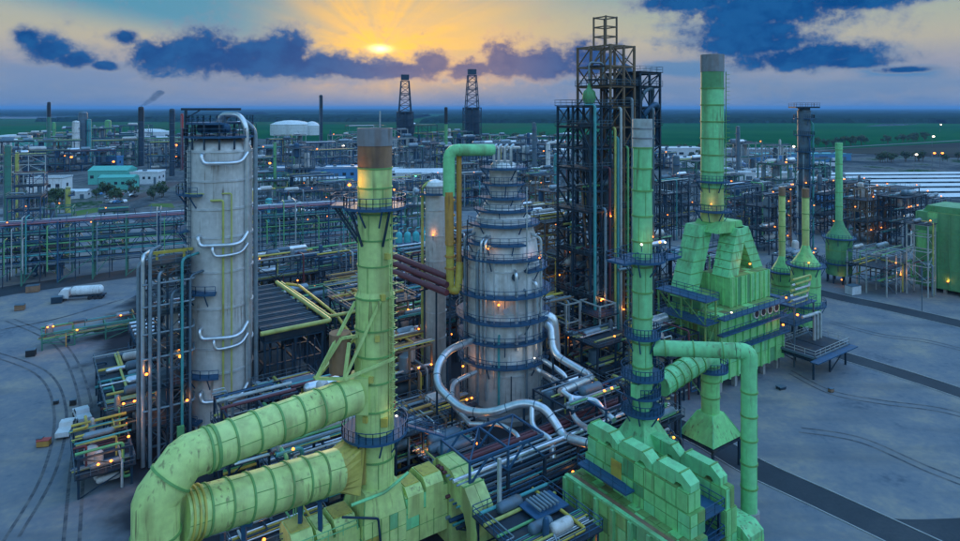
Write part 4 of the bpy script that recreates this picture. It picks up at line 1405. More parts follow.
t = T('exhaust_stack', 'tallest stack, broad and green with a dark top, rising above the horizon on the right', 'stack', (hx + 0.4, hy - 1.0, 0), GA)
zs_ = [28.2, 31.4, 34.6, 37.8, 41.0, 44.2, 47.4, 50.6, 53.8]
for i, (a, b_) in enumerate(zip(zs_, zs_[1:])):
    t.lathe('shell_section', [(2.15, a), (2.12, b_ - 0.05)], 'mint' if i > 1 else 'lime', 32)
    t.lathe('flange', [(2.12, b_ - 0.12), (2.26, b_ - 0.12), (2.26, b_ + 0.1), (2.1, b_ + 0.1)], 'green_trim', 32)
t.lathe('shell_section', [(2.12, 53.8), (2.12, 57.0)], 'deepgreen', 32)
t.lathe('rim', [(2.2, 57.0), (2.2, 60.3), (1.95, 60.3), (1.92, 57.5)], 'stackcap', 32, label='dark sooty top of the tallest stack')
t.ringdeck(36.0, 2.16, 3.3, m='deck_blue', brackets=8)
t.ringdeck(30.4, 2.16, 3.6, m='deck_blue', brackets=8)
t.ladder(1.6, -1.9, 30, 57, 0.64, -0.77, 'green_trim')
t.lamp((-2.6, -1.6, 31.8), 'sodium', 0.16, 60)

# ---- central fractionator
tx, ty = 3.9, 107.0
t = T('fractionator', 'squat bottle-shaped grey tower ringed with blue platforms in the middle of the plant', 'column', (tx, ty, 0))
t.lathe('skirt', [(6.9, 0), (6.9, 0.8), (6.5, 1.2), (6.5, 2.6)], 'concrete', 48)
secs = [((6.35, 2.6), (6.35, 7.6)), ((6.35, 7.6), (6.35, 12.6)), ((6.35, 12.6), (6.35, 17.4)), ((6.35, 17.4), (6.35, 19.8)), ((6.35, 19.8), (6.1, 24.0)),
        ((6.1, 24.0), (5.5, 28.6)), ((5.5, 28.6), (4.4, 31.8)), ((4.4, 31.8), (3.2, 33.9)), ((3.2, 33.9), (2.3, 35.6)), ((2.3, 35.6), (2.3, 39.8))]
for i, (a, b_) in enumerate(secs):
    t.lathe('shell_section', [a, (b_[0], b_[1] - 0.03)], 'pale_shell' if i % 3 else 'grey_shell', 48)
    t.lathe('stiffener_ring', [(b_[0], b_[1] - 0.14), (b_[0] + 0.12, b_[1] - 0.14), (b_[0] + 0.12, b_[1] + 0.1), (b_[0], b_[1] + 0.1)], 'band', 48)
t.lathe('head', [(2.3, 39.8), (2.0, 40.7), (1.3, 41.2), (0.2, 41.3)], 'pale_shell', 36)
for z, r0_, r1_, a0, a1 in ((40.2, 2.2, 4.0, 0, 360), (37.6, 2.3, 3.6, 170, 380), (35.4, 2.4, 4.3, 180, 400), (33.4, 3.5, 5.0, 170, 350), (31.2, 4.6, 6.1, 195, 400), (28.4, 5.5, 6.9, 190, 300), (26.0, 5.9, 7.3, 170, 330),
                            (24.2, 6.1, 7.4, 300, 420), (20.4, 6.35, 8.0, 150, 390), (16.3, 6.4, 8.0, 0, 360), (13.0, 6.4, 7.7, 160, 380), (9.4, 6.4, 7.7, 150, 345)):
    t.ringdeck(z, r0_, r1_, a0, a1, m='deck_blue', brackets=3)
for k, (a, r, z0_, z1_, m) in enumerate(((238, 0.22, 8, 34, 'galv'), (244, 0.22, 4, 35, 'galv'), (232, 0.3, 3, 27, 'pipe_grey'), (285, 0.3, 12, 24, 'galv'), (300, 0.2, 2, 21, 'pipe_grey'), (318, 0.34, 10, 22, 'galv'), (328, 0.22, 3, 30, 'steel_pale'), (205, 0.26, 2, 30, 'pipe_grey'), (262, 0.2, 3, 14, 'pipe_teal'))):
    rr = 6.9 if z1_ < 24 else 7.0
    x, y = rr * math.cos(R(a)), rr * math.sin(R(a))
    if z1_ > 24:
        z1_ = min(z1_, 29.0)
    x2, y2 = 5.0 * math.cos(R(a)), 5.0 * math.sin(R(a))
    t.pipe('riser', [(x, y, z0_), (x, y, z1_), (x2, y2, z1_ + 0.5)], r, m, 10, 0.7)
for k in range(8):
    a = R(190 + 22 * k)
    r_ = 5.4 if k % 2 else 6.2
    zb_ = (21.0, 25.0, 29.5)[k % 3] if k % 2 else 4.0
    t.cyl('gauge_line', (7.0 * math.cos(a), 7.0 * math.sin(a), 3.0 + (k % 4)), (7.0 * math.cos(a), 7.0 * math.sin(a), zb_ + 8 - k % 5), 0.09, ('galv', 'steel', 'steel_pale')[k % 3], 8)
for k in range(9):
    a = R(205 + 22 * k)
    t.cyl('nozzle', (6.2 * math.cos(a), 6.2 * math.sin(a), 18.2 - (k % 3) * 4.3), (7.0 * math.cos(a), 7.0 * math.sin(a), 18.2 - (k % 3) * 4.3), 0.45, 'galv', 12)
t.cyl('manway', (1.6, -6.0, 24.9 - 1.6), (1.7, -6.6, 24.9 - 1.6), 0.55, 'steel', 14)
for k, s in enumerate((-1.6, -0.8, 0.2, 1.2)):
    t.pipe('vent_pipe', [(s, -1.5, 40.4), (s, -1.5, 43.6), (s + 0.5, -1.2, 43.9)], 0.24, 'galv', 8, 0.4)
t.box('top_canopy', (-0.6, 0, 43.4), (6.8, 3.2, 0.25), 'steel_pale')
for s in (-3.6, 2.4):
    t.bar('canopy_post', (s, 0.8, 40.3), (s, 0.8, 43.3), 0.2, 'steel_grey')
t.pipe('transfer_line', [(5.9, -2.3, 16.2), (8.0, -3.0, 16.0), (8.4, -3.2, 10.4)], 0.8, 'galv', 16, 1.2)
t.pipe('transfer_line', [(4.5, -4.6, 9.0), (5.2, -5.8, 8.6), (7.6, -7.2, 7.4), (8.2, -7.6, 3.0)], 0.42, 'galv', 12, 0.9)
t.pipe('transfer_line', [(5.6, -3.6, 9.6), (7.0, -4.6, 9.2), (9.6, -6.2, 7.8), (10.2, -6.6, 3.0)], 0.42, 'galv', 12, 0.9)
t.lamp((-1.0, -7.7, 19.4), 'sodium', 0.22, 380)
t.lamp((4.6, -7.2, 11.0), 'whitelamp', 0.14, 120)
t.lamp((-6.6, -5.4, 9.0), 'sodium', 0.2, 260)
t.lamp((-2.6, -6.6, 27.9), 'sodium', 0.14, 100)
t.lamp((5.6, -4.6, 26.0), 'sodium', 0.14, 100)

# silver transfer lines swinging out in front of the fractionator
t = T('transfer_pipe', 'fat silver pipe curling out of the left side of the fractionator and across its front', 'pipe', (-5, 96, 0))
banded(t, [t.w(P(*p)) for p in ((472, 341, 102), (448, 350, 97), (437, 366, 94), (437, 386, 91), (462, 410, 87), (488, 414, 85), (524, 402, 85), (545, 408, 84), (556, 424, 83), (563, 436, 82), (578, 441, 79.5), (599, 446, 77.4))], 0.56, 'galv', 18, 1.9)
t.pipe('branch', [t.w(P(*p)) for p in ((532, 405, 84.5), (532, 428, 83), (552, 440, 81), (553, 458, 80))], 0.4, 'galv', 14, 1.1, 5)
for p in ((448, 350, 97), (437, 386, 91), (488, 414, 85), (524, 402, 85)):
    q = t.w(P(*p))
    t.bar('pipe_post', (q.x, q.y, 0), (q.x, q.y, q.z - 0.6), 0.3, 'steel')
t = T('transfer_pipe', 'fat silver pipe dropping from the right side of the fractionator and doubling back', 'pipe', (14, 98, 0))
banded(t, [t.w(P(*p)) for p in ((540, 322, 104), (551, 326, 103), (553, 354, 101), (594, 378, 96), (566, 390, 89), (561, 392, 88))], 0.58, 'galv', 18, 1.8)
t.pipe('branch', [t.w(P(*p)) for p in ((562, 391, 88), (571, 398, 87), (596, 400, 87), (603, 410, 85), (614, 420, 83))], 0.38, 'galv', 14, 1.1, 5)
t.pipe('branch', [t.w(P(*p)) for p in ((571, 397, 87), (572, 415, 85), (580, 424, 83), (590, 430, 80))], 0.38, 'galv', 14, 1.1, 5)
for p in ((553, 354, 101), (590, 377, 98)):
    q = t.w(P(*p))
    t.bar('pipe_post', (q.x, q.y, 0), (q.x, q.y, q.z - 0.6), 0.3, 'steel')

t = T('transfer_pipe', 'thinner silver pipe looping low round the left foot of the fractionator', 'pipe', (-4, 95, 0))
banded(t, [t.w(P(*p)) for p in ((476, 372, 100), (462, 378, 97), (452, 384, 95), (452, 404, 91), (470, 424, 86))], 0.34, 'galv', 14, 1.2)
banded(t, [t.w(P(*p)) for p in ((470, 424, 86), (500, 424, 84), (520, 436, 81), (520, 462, 79))], 0.3, 'galv', 14, 1.2)
banded(t, [t.w(P(*p)) for p in ((542, 372, 100), (566, 386, 95), (570, 398, 92))], 0.34, 'galv', 14, 1.0)
q = t.w(P(452, 404, 91))
t.bar('pipe_post', (q.x, q.y, 0), (q.x, q.y, q.z - 0.3), 0.25, 'steel')

# overhead lines left of the fractionator
t = T('overhead_pipe', 'green pipe turning down into a yellow riser beside the fractionator', 'pipe', (-5.3, 104, 0))
c = [t.w(P(*p)) for p in ((494, 150, 106), (449, 150, 104), (449, 196, 104))]
t.pipe('green_run', c, 0.98, 'mint', 18, 1.6, 5)
t.pipe('riser', [t.w(P(449, 196, 104)), t.w(P(450, 240, 104)), t.w(P(450, 290, 104)), t.w(P(458, 291, 104)), t.w(P(460, 262, 105))], 0.66, 'pipe_yellow', 16, 1.6, 5, label='yellow lower length of the riser')
t.pipe('orange_length', [t.w(P(449, 192, 103.6)), t.w(P(449.6, 245, 103.6))], 0.72, 'pipe_orange', 16, label='orange-brown length of the riser')
t.pipe('side_riser', [t.w(P(459, 152, 105)), t.w(P(459, 192, 105)), t.w(P(459, 262, 105))], 0.45, 'pipe_orange', 12)
for y_ in (200, 215, 228, 242, 256, 268):
    p = t.w(P(450, y_, 104))
    t.cyl('pipe_collar', p - Vector((0, 0, 0.15)), p + Vector((0, 0, 0.15)), 0.85, 'pipe_orange', 14)
q = t.w(P(450, 288, 104))
t.bar('pipe_post', (q.x, q.y, 0), (q.x, q.y, q.z - 0.5), 0.35, 'steel')
t = T('pipe_bank', 'three parallel maroon pipes sloping behind the front stack towards the yellow riser', 'pipes', (-12, 108, 0))
for k in range(3):
    a, b_ = P(372, 247 + 8 * k, 118 - k * 2.2), P(447, 277 + 8 * k, 104 - k * 1.6)
    t.pipe('maroon_pipe', [t.w(a), t.w(b_)], 0.52, 'pipe_maroon', 14)
for f_ in (0.25, 0.8):
    q = t.w(P(372, 255, 116).lerp(P(447, 285, 102.5), f_))
    for s in (-1, 1):
        t.bar('support_leg', (q.x + 0.9 * s, q.y + s, 0), (q.x + 0.9 * s, q.y + s, q.z - 0.9), 0.3, 'steel')
    t.bar('support_beam', (q.x - 1.6, q.y - 1.9, q.z - 1.5), (q.x + 1.6, q.y + 1.9, q.z - 1.5), 0.3, 'steel')

# ---- slim grey column
t = T('slim_column', 'plain slim grey column between the front stack and the yellow riser', 'column', (-7.9, 114.0, 0))
pz = 0
for z in (5, 9.5, 14, 18.5, 23, 27.5, 32, 36.2):
    t.lathe('shell_section', [(1.85, pz), (1.85, z - 0.03)], 'grey_shell', 28)
    t.lathe('stiffener_ring', [(1.85, z - .1), (1.95, z - .1), (1.95, z + .1), (1.85, z + .1)], 'band', 28)
    pz = z
t.lathe('head', [(1.85, 36.2), (1.5, 36.9), (0.2, 37.3)], 'pale_shell', 28)
t.ringdeck(35.0, 1.9, 2.9, 150, 300)
t.pipe('side_line', [(-2.3, -0.8, 1), (-2.3, -0.8, 36), (-1.0, -0.4, 37.0)], 0.25, 'pipe_olive', 8)
t.lamp((-0.3, -2.2, 27.8), 'sodium', 0.18, 120)

# ---- tall drum structure with derrick frames
t = T('drum_structure', 'tall dark lattice steel structure with stepped frames above the horizon, right of centre', 'structure', (27.0, 137.0, 0), GA)
g = random.Random(3)
zsA = [4.2 * k for k in range(1, 16)]
steelwork(t, [-4.5, -0.6, 2.6], [-5.5, 0, 4.0], zsA, 'steel_brown', 0.42, (3, 6, 9, 11, 12), 'deck_dark', brace=0.9, rng=g, railm='steel_grey', bm='steel_brown')
for x in (-2.6, 0.6):
    for y in (-3.0, 0.5):
        t.bar('derrick_leg', (x - 0.6, y, 63), (x - 0.6, y, 69.2), 0.3, 'steel_brown')
for z in (65, 67, 69):
    for y in (-3.0, 0.5):
        t.bar('derrick_beam', (-3.2, y, z), (0.0, y, z), 0.24, 'steel_brown')
    for x in (-3.2, 0.0):
        t.bar('derrick_beam', (x, -3.0, z), (x, 0.5, z), 0.24, 'steel_brown')
t.box('jib_platform', (-5.6, -2.6, 55.8), (3.0, 3.2, 0.25), 'deck_dark')
t.box('jib_platform', (-5.4, -2.6, 58.6), (2.6, 3.2, 0.25), 'deck_dark')
t.rail([(-4.6, -4.1, 55.9), (-7.0, -4.1, 55.9), (-7.0, -1.1, 55.9), (-4.6, -1.1, 55.9)], m='steel_brown')
steelwork(t, [4.4, 7.4, 10.8], [-5.5, 0, 4.0], zsA[:13] + [57.6], 'steel', 0.4, (2, 4, 6, 8, 10, 12, 13), 'deck_dark', brace=0.9, rng=g, railm='steel_grey')
for (x, y, r, z0_, z1_, m) in ((5.6, -2.6, 1.9, 26, 58, 'steel'), (7.6, 1.6, 2.2, 22, 60, 'steel_blue'), (9.2, -3.4, 1.5, 8, 44, 'steel_grey'), (-2.0, -2.4, 1.5, 6, 40, 'steel_grey')):
    t.cyl('drum', (x, y, z0_), (x, y, z1_), r, m, shape='drum')
steelwork(t, [-10.6, -7.6, -5.0], [-6.0, -1.0, 3.6], [4.2 * k for k in range(1, 12)] + [50.4], 'steel', 0.38, (2, 4, 6, 8, 10, 11), 'deck_dark', brace=0.9, rng=g, railm='steel_grey')
t.bar('jib', (-14.0, -6.2, 46.6), (-10.4, -6.2, 46.6), 0.5, 'steel')
t.bar('jib_stay', (-13.6, -6.2, 46.5), (-10.6, -6.2, 41.0), 0.25, 'steel')
t.box('jib_deck', (-12.6, -5.6, 47.0), (4.0, 2.4, 0.25), 'deck_dark')
t.lathe('green_accumulator', [(0.2, 50.6), (1.1, 51.0), (1.45, 52.2), (1.2, 53.4), (0.5, 54.0), (0.25, 55.0)], 'deepgreen', 20, loc=(-6.6, -1.6, 0))
t.pipe('gooseneck', [(-6.6, -1.6, 54.6), (-6.6, -1.6, 59.4), (-2.6, -1.6, 59.4), (-2.6, -1.6, 56)], 0.22, 'pipe_grey', 8, 0.8)
for (x, y, zt, r, m) in ((-10.0, -6.6, 50.5, .32, 'pipe_teal'), (-5.8, -6.6, 38, .26, 'pipe_maroon'), (-3.2, -6.3, 44, .3, 'pipe_teal'), (-2.4, -6.4, 50, .28, 'steel_pale'), (-0.2, -6.3, 42, .24, 'pipe_green'), (1.2, -6.2, 52, .26, 'pipe_grey'), (3.4, -6.3, 40, .26, 'pipe_maroon'), (5.2, -6.3, 46, .22, 'pipe_teal'), (7.6, -6.3, 50, .3, 'steel_grey'), (-7.4, -6.9, 30, .28, 'pipe_grey'), (-4.6, -6.9, 46, .24, 'pipe_olive')):
    t.pipe('riser', [(x, y, 0.4), (x, y, zt), (x + 0.2, y + 3, zt)], r, m, 8, 0.6)
t.pipe('overhead_elbow', [(6.0, -3.6, 46), (6.0, -5.6, 49.4), (9.6, -5.6, 51.0), (11.2, -4.6, 49.6), (11.2, -4.6, 42)], 0.62, 'steel_blue', 12, 1.8)
t.pipe('overhead_elbow', [(5.4, -4.0, 50), (5.6, -5.4, 53.6), (8.8, -5.2, 54.6), (10.4, -3.6, 52.6), (10.4, -3.4, 44)], 0.5, 'steel_grey', 12, 1.6)
t.pipe('cross_pipe', [(0.4, -7.6, 21.4), (9.4, -7.6, 21.4)], 0.6, 'galv', 12)
t.pipe('cross_pipe', [(-4.0, -7.2, 17.4), (8.4, -7.2, 17.4)], 0.3, 'pipe_grey', 10)
for k in range(14):
    x = -10.2 + 1.5 * k
    zt = g.uniform(20, 46)
    t.pipe('riser', [(x, g.uniform(-5, 3), g.uniform(0.4, 8)), (x, g.uniform(-5, 3), zt)], g.uniform(.16, .4), g.choice(['steel_grey', 'pipe_grey', 'steel', 'pipe_maroon', 'steel_brown', 'pipe_teal', 'steel_blue']), 8)
clutter(t, -10, 10, -5.5, 4, [4.2, 8.4, 12.6, 16.8, 21, 25.2, 29.4, 33.6], g, 22, 8, 9, 1.1)
for p, wtt in (((-6.0, -7.0, 28.4), 200), ((-8.6, -6.9, 12.0), 300), ((2.0, -6.8, 33.0), 0), ((6.6, -7.0, 22.8), 220), ((-2.0, -6.8, 9.0), 300)):
    t.lamp(p, 'sodium', 0.2, wtt)

t = T('stair_structure', 'pale grey open frame standing at the foot of the tall lattice structure', 'frame', (16.5, 122.6, 0), GA)
steelwork(t, [0, 3.6], [0, 4.2], [4.4, 8.8, 12.4], 'steel_pale', 0.3, (), brace=0.15)
steelwork(t, [4.4, 8.6], [-4.6, 0.6], [2.4, 5.0, 7.6, 10.2, 12.4], 'steel_pale', 0.28, (1, 3), brace=0.1)
t.lamp((4.0, -4.9, 6.0), 'sodium', 0.16, 120)

# ---- pipe rack in front of the fractionator, with trusses
rx, ry = 7.0, 79.0
t = T('pipe_rack', 'dark blue steel pipe rack with open trusses crossing in front of the fractionator', 'pipe rack', (rx, ry, 0), GA)
g = random.Random(12)
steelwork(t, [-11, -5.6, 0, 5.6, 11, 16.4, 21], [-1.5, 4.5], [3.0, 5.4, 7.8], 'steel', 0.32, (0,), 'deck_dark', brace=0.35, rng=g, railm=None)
for y_ in (-1.5, 4.5):
    for k in (0, 1, 4, 5):
        x0_ = -11 + 5.4 * k
        t.bar('truss_chord', (x0_, y_, 10.4), (x0_ + 5.4, y_, 10.4), 0.26, 'steel_blue')
        t.bar('truss_post', (x0_, y_, 7.8), (x0_, y_, 10.4), 0.24, 'steel_blue')
        t.bar('truss_web', (x0_, y_, 7.8), (x0_ + 2.7, y_, 10.4), 0.2, 'steel_blue')
        t.bar('truss_web', (x0_ + 2.7, y_, 10.4), (x0_ + 5.4, y_, 7.8), 0.2, 'steel_blue')
for k in (0, 1, 2, 4, 5, 6):
    t.bar('truss_tie', (-11 + 5.4 * k, -1.5, 10.4), (-11 + 5.4 * k, 4.5, 10.4), 0.22, 'steel_blue')
    if k in (0, 1, 4, 5):
        t.bar('truss_tie', (-11 + 5.4 * k, -1.5, 10.4), (-5.6 + 5.4 * k, 4.5, 10.4), 0.16, 'steel_blue')
for k in range(22):
    z = (3.2, 5.6, 8.0)[k % 3]
    y_ = -1.1 + 5.2 * ((k // 3) / 7.2)
    r = g.uniform(0.1, 0.28)
    t.pipe('rack_pipe', [(-12.5, y_, z + r), (22.5, y_, z + r)], r, g.choice(['pipe_grey', 'galv', 'steel', 'steel_blue', 'pipe_grey', 'pipe_maroon', 'pipe_teal', 'steel_pale']), 8)
t.lamp((-9.0, -2.2, 5.2), 'sodium', 0.2, 160)
t.lamp((4.0, -2.2, 4.8), 'sodium', 0.2, 160)

t = T('process_skid', 'low dark pump deck with pale vertical pipes between the two front heaters', 'skid', (5.4, 68.5, 0), GA)
steelwork(t, [-4.5, 0, 4.5], [-5.4, -1.2, 3.4], [3.2, 6.0], 'steel', 0.26, (1,), 'deck_dark', brace=0.4, rng=g)
clutter(t, -4.5, 4.5, -5.4, 3.4, [3.2, 6.0], g, 14, 4, 5, 0.8)
for k in range(7):
    t.pipe('drop_pipe', [(-3.6 + 0.6 * k, -5.8, 0.2), (-3.6 + 0.6 * k, -5.8, 5.0 + 0.3 * (k % 3)), (-3.6 + 0.6 * k, -4.4, 6.4 + 0.3 * (k % 3))], 0.11, 'pipe_grey', 8)
for k in range(6):
    t.pipe('manifold', [(0.6 + 0.5 * k, -1.0, 7.2), (0.6 + 0.5 * k, 1.4, 7.2)], 0.15, 'pipe_grey', 8)
t.box('walk_deck', (2.0, 0.2, 6.7), (4.6, 3.2, 0.16), 'deck_blue')
t.lamp((-3.9, -5.9, 4.2), 'sodium', 0.2, 220)
t.lamp((3.6, -4.6, 4.0), 'sodium', 0.2, 220)
t.bar('light_pole', (-2.2, 2.6, 6.0), (-2.2, 2.6, 12.0), 0.35, 'steel_pale')

# ---- air cooler deck with yellow pipes
ca = Vector((-25.4, 104.7, 0))
t = T('air_cooler', 'dark slatted air cooler deck edged by yellow pipes behind the upper flue duct', 'air cooler', ca, GA)
g = random.Random(5)
LX, LY = 9.6, 27.0
steelwork(t, [-LX, -LX / 2, -0.3], [0.3, 6.8, 13.4, 20.2, LY - 0.3], [5.0, 10.0, 13.6], 'steel', 0.34, (0,), 'deck_dark', brace=0.35, rng=g, railm=None)
for k in range(9):
    y_ = 1.5 + 3.0 * k
    t.box('cooler_bay', (-LX / 2, y_, 14.3), (LX, 2.7, 1.3), 'deck_dark')
    t.bar('bay_rail', (-LX, y_ + 1.5, 15.06), (0, y_ + 1.5, 15.06), 0.22, 'steel_grey')
    for s in range(2):
        t.bar('slat', (-LX, y_ - 0.6 + 1.1 * s, 14.98), (0, y_ - 0.6 + 1.1 * s, 14.98), 0.12, 'steel')
t.pipe('header_pipe', [(0.6, LY, 15.4), (0.6, -0.9, 15.4), (-LX - 1, -0.9, 15.4)], 0.36, 'pipe_olive', 12, 0.5)
t.pipe('header_pipe', [(1.5, LY, 15.2), (1.5, 1.6, 15.2), (8.0, 1.6, 15.2), (8.0, 1.6, 10)], 0.28, 'pipe_olive', 10, 0.6)
t.pipe('header_pipe', [(1.5, LY - 3, 15.6), (3.4, LY - 5, 15.4), (3.4, 3.2, 14.6), (3.4, -6, 12.0)], 0.26, 'pipe_yellow', 10, 0.6)
for k in range(6):
    t.bar('stanchion', (2.4, 1 + 5 * k, 0), (2.4, 1 + 5 * k, 15.0), 0.26, 'steel')
for k in range(8):
    t.bar('front_plate', (-LX + 0.6 + 1.2 * k, -0.2, 6.0), (-LX + 0.6 + 1.2 * k, -0.2, 12.8), 0.2, 'steel')
t.lamp((2.4, 20, 17), 'sodium', 0.18, 160)


# ---- smaller frames that fill the plant
def process_frame(name, label, x, y, w_, d_, zs, seed, m='steel', pal=PIPES, nx=None, ny=None, np_=10, nv=3, nd=3, decks=None, lamps=1, scale=1.0, deckm='deck_dark', group=None, w=0.28, cat='frame', rot=GA, watt=120, bm=None, lampr=0.2):
    g = random.Random(seed)
    t = T(name, label, cat, (x, y, 0), rot, group)
    nx = nx or max(1, round(w_ / 5))
    ny = ny or max(1, round(d_ / 5))
    xs = [-w_ / 2 + w_ * k / nx for k in range(nx + 1)]
    ys = [-d_ / 2 + d_ * k / ny for k in range(ny + 1)]
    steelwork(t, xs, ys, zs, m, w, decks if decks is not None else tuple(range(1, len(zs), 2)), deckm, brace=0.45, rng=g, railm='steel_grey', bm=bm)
    clutter(t, xs[0], xs[-1], ys[0], ys[-1], zs, g, np_, nv, nd, scale, pal)
    for k in range(lamps):
        t.lamp((g.uniform(xs[0], xs[-1]), ys[0] - 0.5, g.choice(zs) + 1.4), 'sodium', lampr, watt)
    return t


BR = ['pipe_orange', 'pipe_grey', 'rusty', 'pipe_yellow', 'galv', 'steel_brown']
near = [
    ('exchanger_unit', 'dark exchanger frame with rusty pipes right of the front stack', -10.5, 91.0, 8, 8, [3, 6], 21, 'steel_brown', BR, 16, 2, 4),
    ('exchanger_unit', 'dark pipe-filled frame between the two fat flue ducts', -20.5, 79.0, 11, 9, [3.5, 7, 10], 22, 'steel', PIPES, 18, 2, 4),
    ('exchanger_unit', 'dark frame with pale beams just right of the grey column foot', -30.0, 86.0, 9, 8, [3.5, 7.5, 11], 23, 'steel', PIPES, 14, 2, 3),
    ('pump_unit', 'low pump frame below the lower flue duct', -22.0, 68.5, 9, 7, [3, 5.5], 24, 'steel', PIPES, 10, 2, 3),
    ('exchanger_unit', 'low frame with blue decks behind the front stack foot', -13.0, 84.5, 8, 8, [4, 8], 25, 'steel', PIPES, 14, 2, 4),
    ('vessel_unit', 'open frame with pale drums behind the front stack at mid height', -20.0, 118.0, 12, 10, [4, 8, 12, 15], 26, 'steel', BR, 16, 4, 5),
    ('vessel_unit', 'rust-toned frame with orange lamps left of the fractionator foot', -13.0, 102.5, 8, 7, [4, 8, 12.5], 27, 'steel_brown', BR, 14, 3, 4),
    ('vessel_unit', 'brown multi-deck frame right behind the fractionator', 14.6, 141.0, 11, 12, [4.5, 9, 13.5, 18, 22.5, 26], 28, 'steel_brown', BR, 20, 4, 6),
    ('exchanger_unit', 'dark open lattice frame left of the slim pale green stack foot', 13.6, 90.5, 9, 8, [4, 7.5, 10], 29, 'steel', PIPES, 12, 2, 3),
    ('vessel_unit', 'frame with green posts behind the front stack and above the air cooler', -24.5, 137.0, 14, 12, [4, 8, 12], 30, 'steel_green', PIPES, 18, 5, 6),
    ('vessel_unit', 'low clutter of drums and pipes beyond the air cooler deck', -40.0, 142.0, 16, 12, [4, 8], 31, 'steel', PIPES, 20, 6, 7),
    ('vessel_unit', 'dark frame with small tanks left of the maroon pipes', -27.0, 155.0, 16, 12, [4.5, 9], 32, 'steel', BR, 18, 6, 7),
    ('vessel_unit', 'open frame behind the slim grey column', -8.0, 131.0, 12, 12, [4.5, 9, 13], 33, 'steel', PIPES, 18, 4, 5),
    ('vessel_unit', 'frame with grey drums behind the fractionator shoulder', 1.0, 148.0, 12, 12, [4.5, 9, 13.5, 17], 34, 'steel', PIPES, 16, 4, 5),
    ('exchanger_unit', 'dark frame under the pale stair frame', 22.0, 118.0, 9, 8, [4, 8], 35, 'steel', PIPES, 12, 3, 3),
    ('exchanger_unit', 'dark frame beside the big green heater, left of its wall', 32.0, 113.5, 8, 10, [4, 8, 11], 36, 'steel', PIPES, 14, 2, 4),
    ('pump_unit', 'small frame with blue deck between the slim stack and the big green heater', 25.5, 99.5, 7, 8, [3.6, 7], 37, 'steel', PIPES, 10, 2, 3),
]
near += [
    ('exchanger_unit', 'dark two-deck frame behind the upper flue duct, right of the pale-beamed frame', -21.5, 90.0, 8, 8, [3.5, 7, 10], 121, 'steel', PIPES, 20, 3, 5),
    ('exchanger_unit', 'dark frame in the shadow under the air cooler front edge', -29.0, 96.5, 8, 6, [4, 8], 122, 'steel', PIPES, 18, 3, 5),
    ('vessel_unit', 'dark crowded frame right of the air cooler deck', -17.0, 108.5, 7, 9, [4, 8, 11], 123, 'steel', BR, 20, 3, 5),
    ('vessel_unit', 'dark crowded frame between air cooler deck and maroon pipes', -13.5, 119.0, 8, 9, [4.5, 9, 12.5], 124, 'steel', PIPES, 20, 3, 5),
    ('pump_unit', 'low dark pump row left of the fractionator foot', -5.5, 97.5, 7, 6, [2.6, 5.0], 125, 'steel', BR, 16, 3, 4),
    ('pump_unit', 'low dark pump row behind the truss of the front rack', -4.5, 84.5, 7, 6, [2.6, 5.0], 126, 'steel', PIPES, 16, 3, 4),
    ('exchanger_unit', 'dark lattice frame at the right foot of the fractionator', 15.5, 100.0, 8, 7, [3, 6], 127, 'steel', PIPES, 16, 2, 4),
    ('exchanger_unit', 'dark frame behind the slim stack, left of the vent hood', 24.0, 89.5, 6, 5, [3.5, 7], 128, 'steel_blue', PIPES, 14, 2, 3),
    ('vessel_unit', 'dark frame with vessels behind the air cooler, nearest the left pipe rack', -50.0, 160.0, 16, 11, [4.5, 9, 13], 129, 'steel', PIPES, 22, 6, 7),
    ('vessel_unit', 'blue-dark frame filling the gap left of the front stack at mid height', -37.0, 170.0, 18, 11, [4.5, 9, 12], 130, 'steel_blue', PIPES, 22, 6, 7),
    ('vessel_unit', 'dark frame right of the front stack at mid height, above the maroon pipes', -14.0, 170.0, 16, 11, [4.5, 9, 13], 131, 'steel', PIPES, 22, 6, 7),
    ('vessel_unit', 'dark tall frame left behind the fractionator shoulder', -5.0, 160.0, 12, 11, [5, 10, 15, 19], 132, 'steel', BR, 20, 5, 6),
    ('vessel_unit', 'dark tall frame right behind the brown multi-deck frame', 12.0, 168.0, 14, 11, [5, 10, 15, 20, 24], 133, 'steel', BR, 22, 5, 6),
    ('vessel_unit', 'dark frame immediately left of the drum structure foot', 13.0, 127.0, 7, 8, [4, 8, 12], 134, 'steel', BR, 16, 3, 4),
    ('vessel_unit', 'dark frame between drum structure and tallest stack', 37.5, 150.0, 9, 10, [5, 10, 15, 20], 135, 'steel', PIPES, 20, 4, 5),
    ('vessel_unit', 'dark lamp-lit frame behind the big green heater', 50.0, 152.0, 14, 9, [5, 10, 15], 136, 'steel', PIPES, 20, 4, 5),
    ('vessel_unit', 'dark frame left of the two slim yellow-green stacks', 61.5, 157.0, 9, 8, [4, 8, 12], 137, 'steel', PIPES, 18, 4, 4),
    ('vessel_unit', 'dark frame between the slim yellow-green stacks and conical heater', 84.0, 170.0, 9, 8, [4, 8, 11], 138, 'steel', PIPES, 18, 4, 4),
]
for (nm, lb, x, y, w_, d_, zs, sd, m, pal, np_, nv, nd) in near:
    process_frame(nm, lb, x, y, w_, d_, zs, sd, m, pal, np_=int(np_ * 1.4), nv=nv, nd=nd, lamps=2)

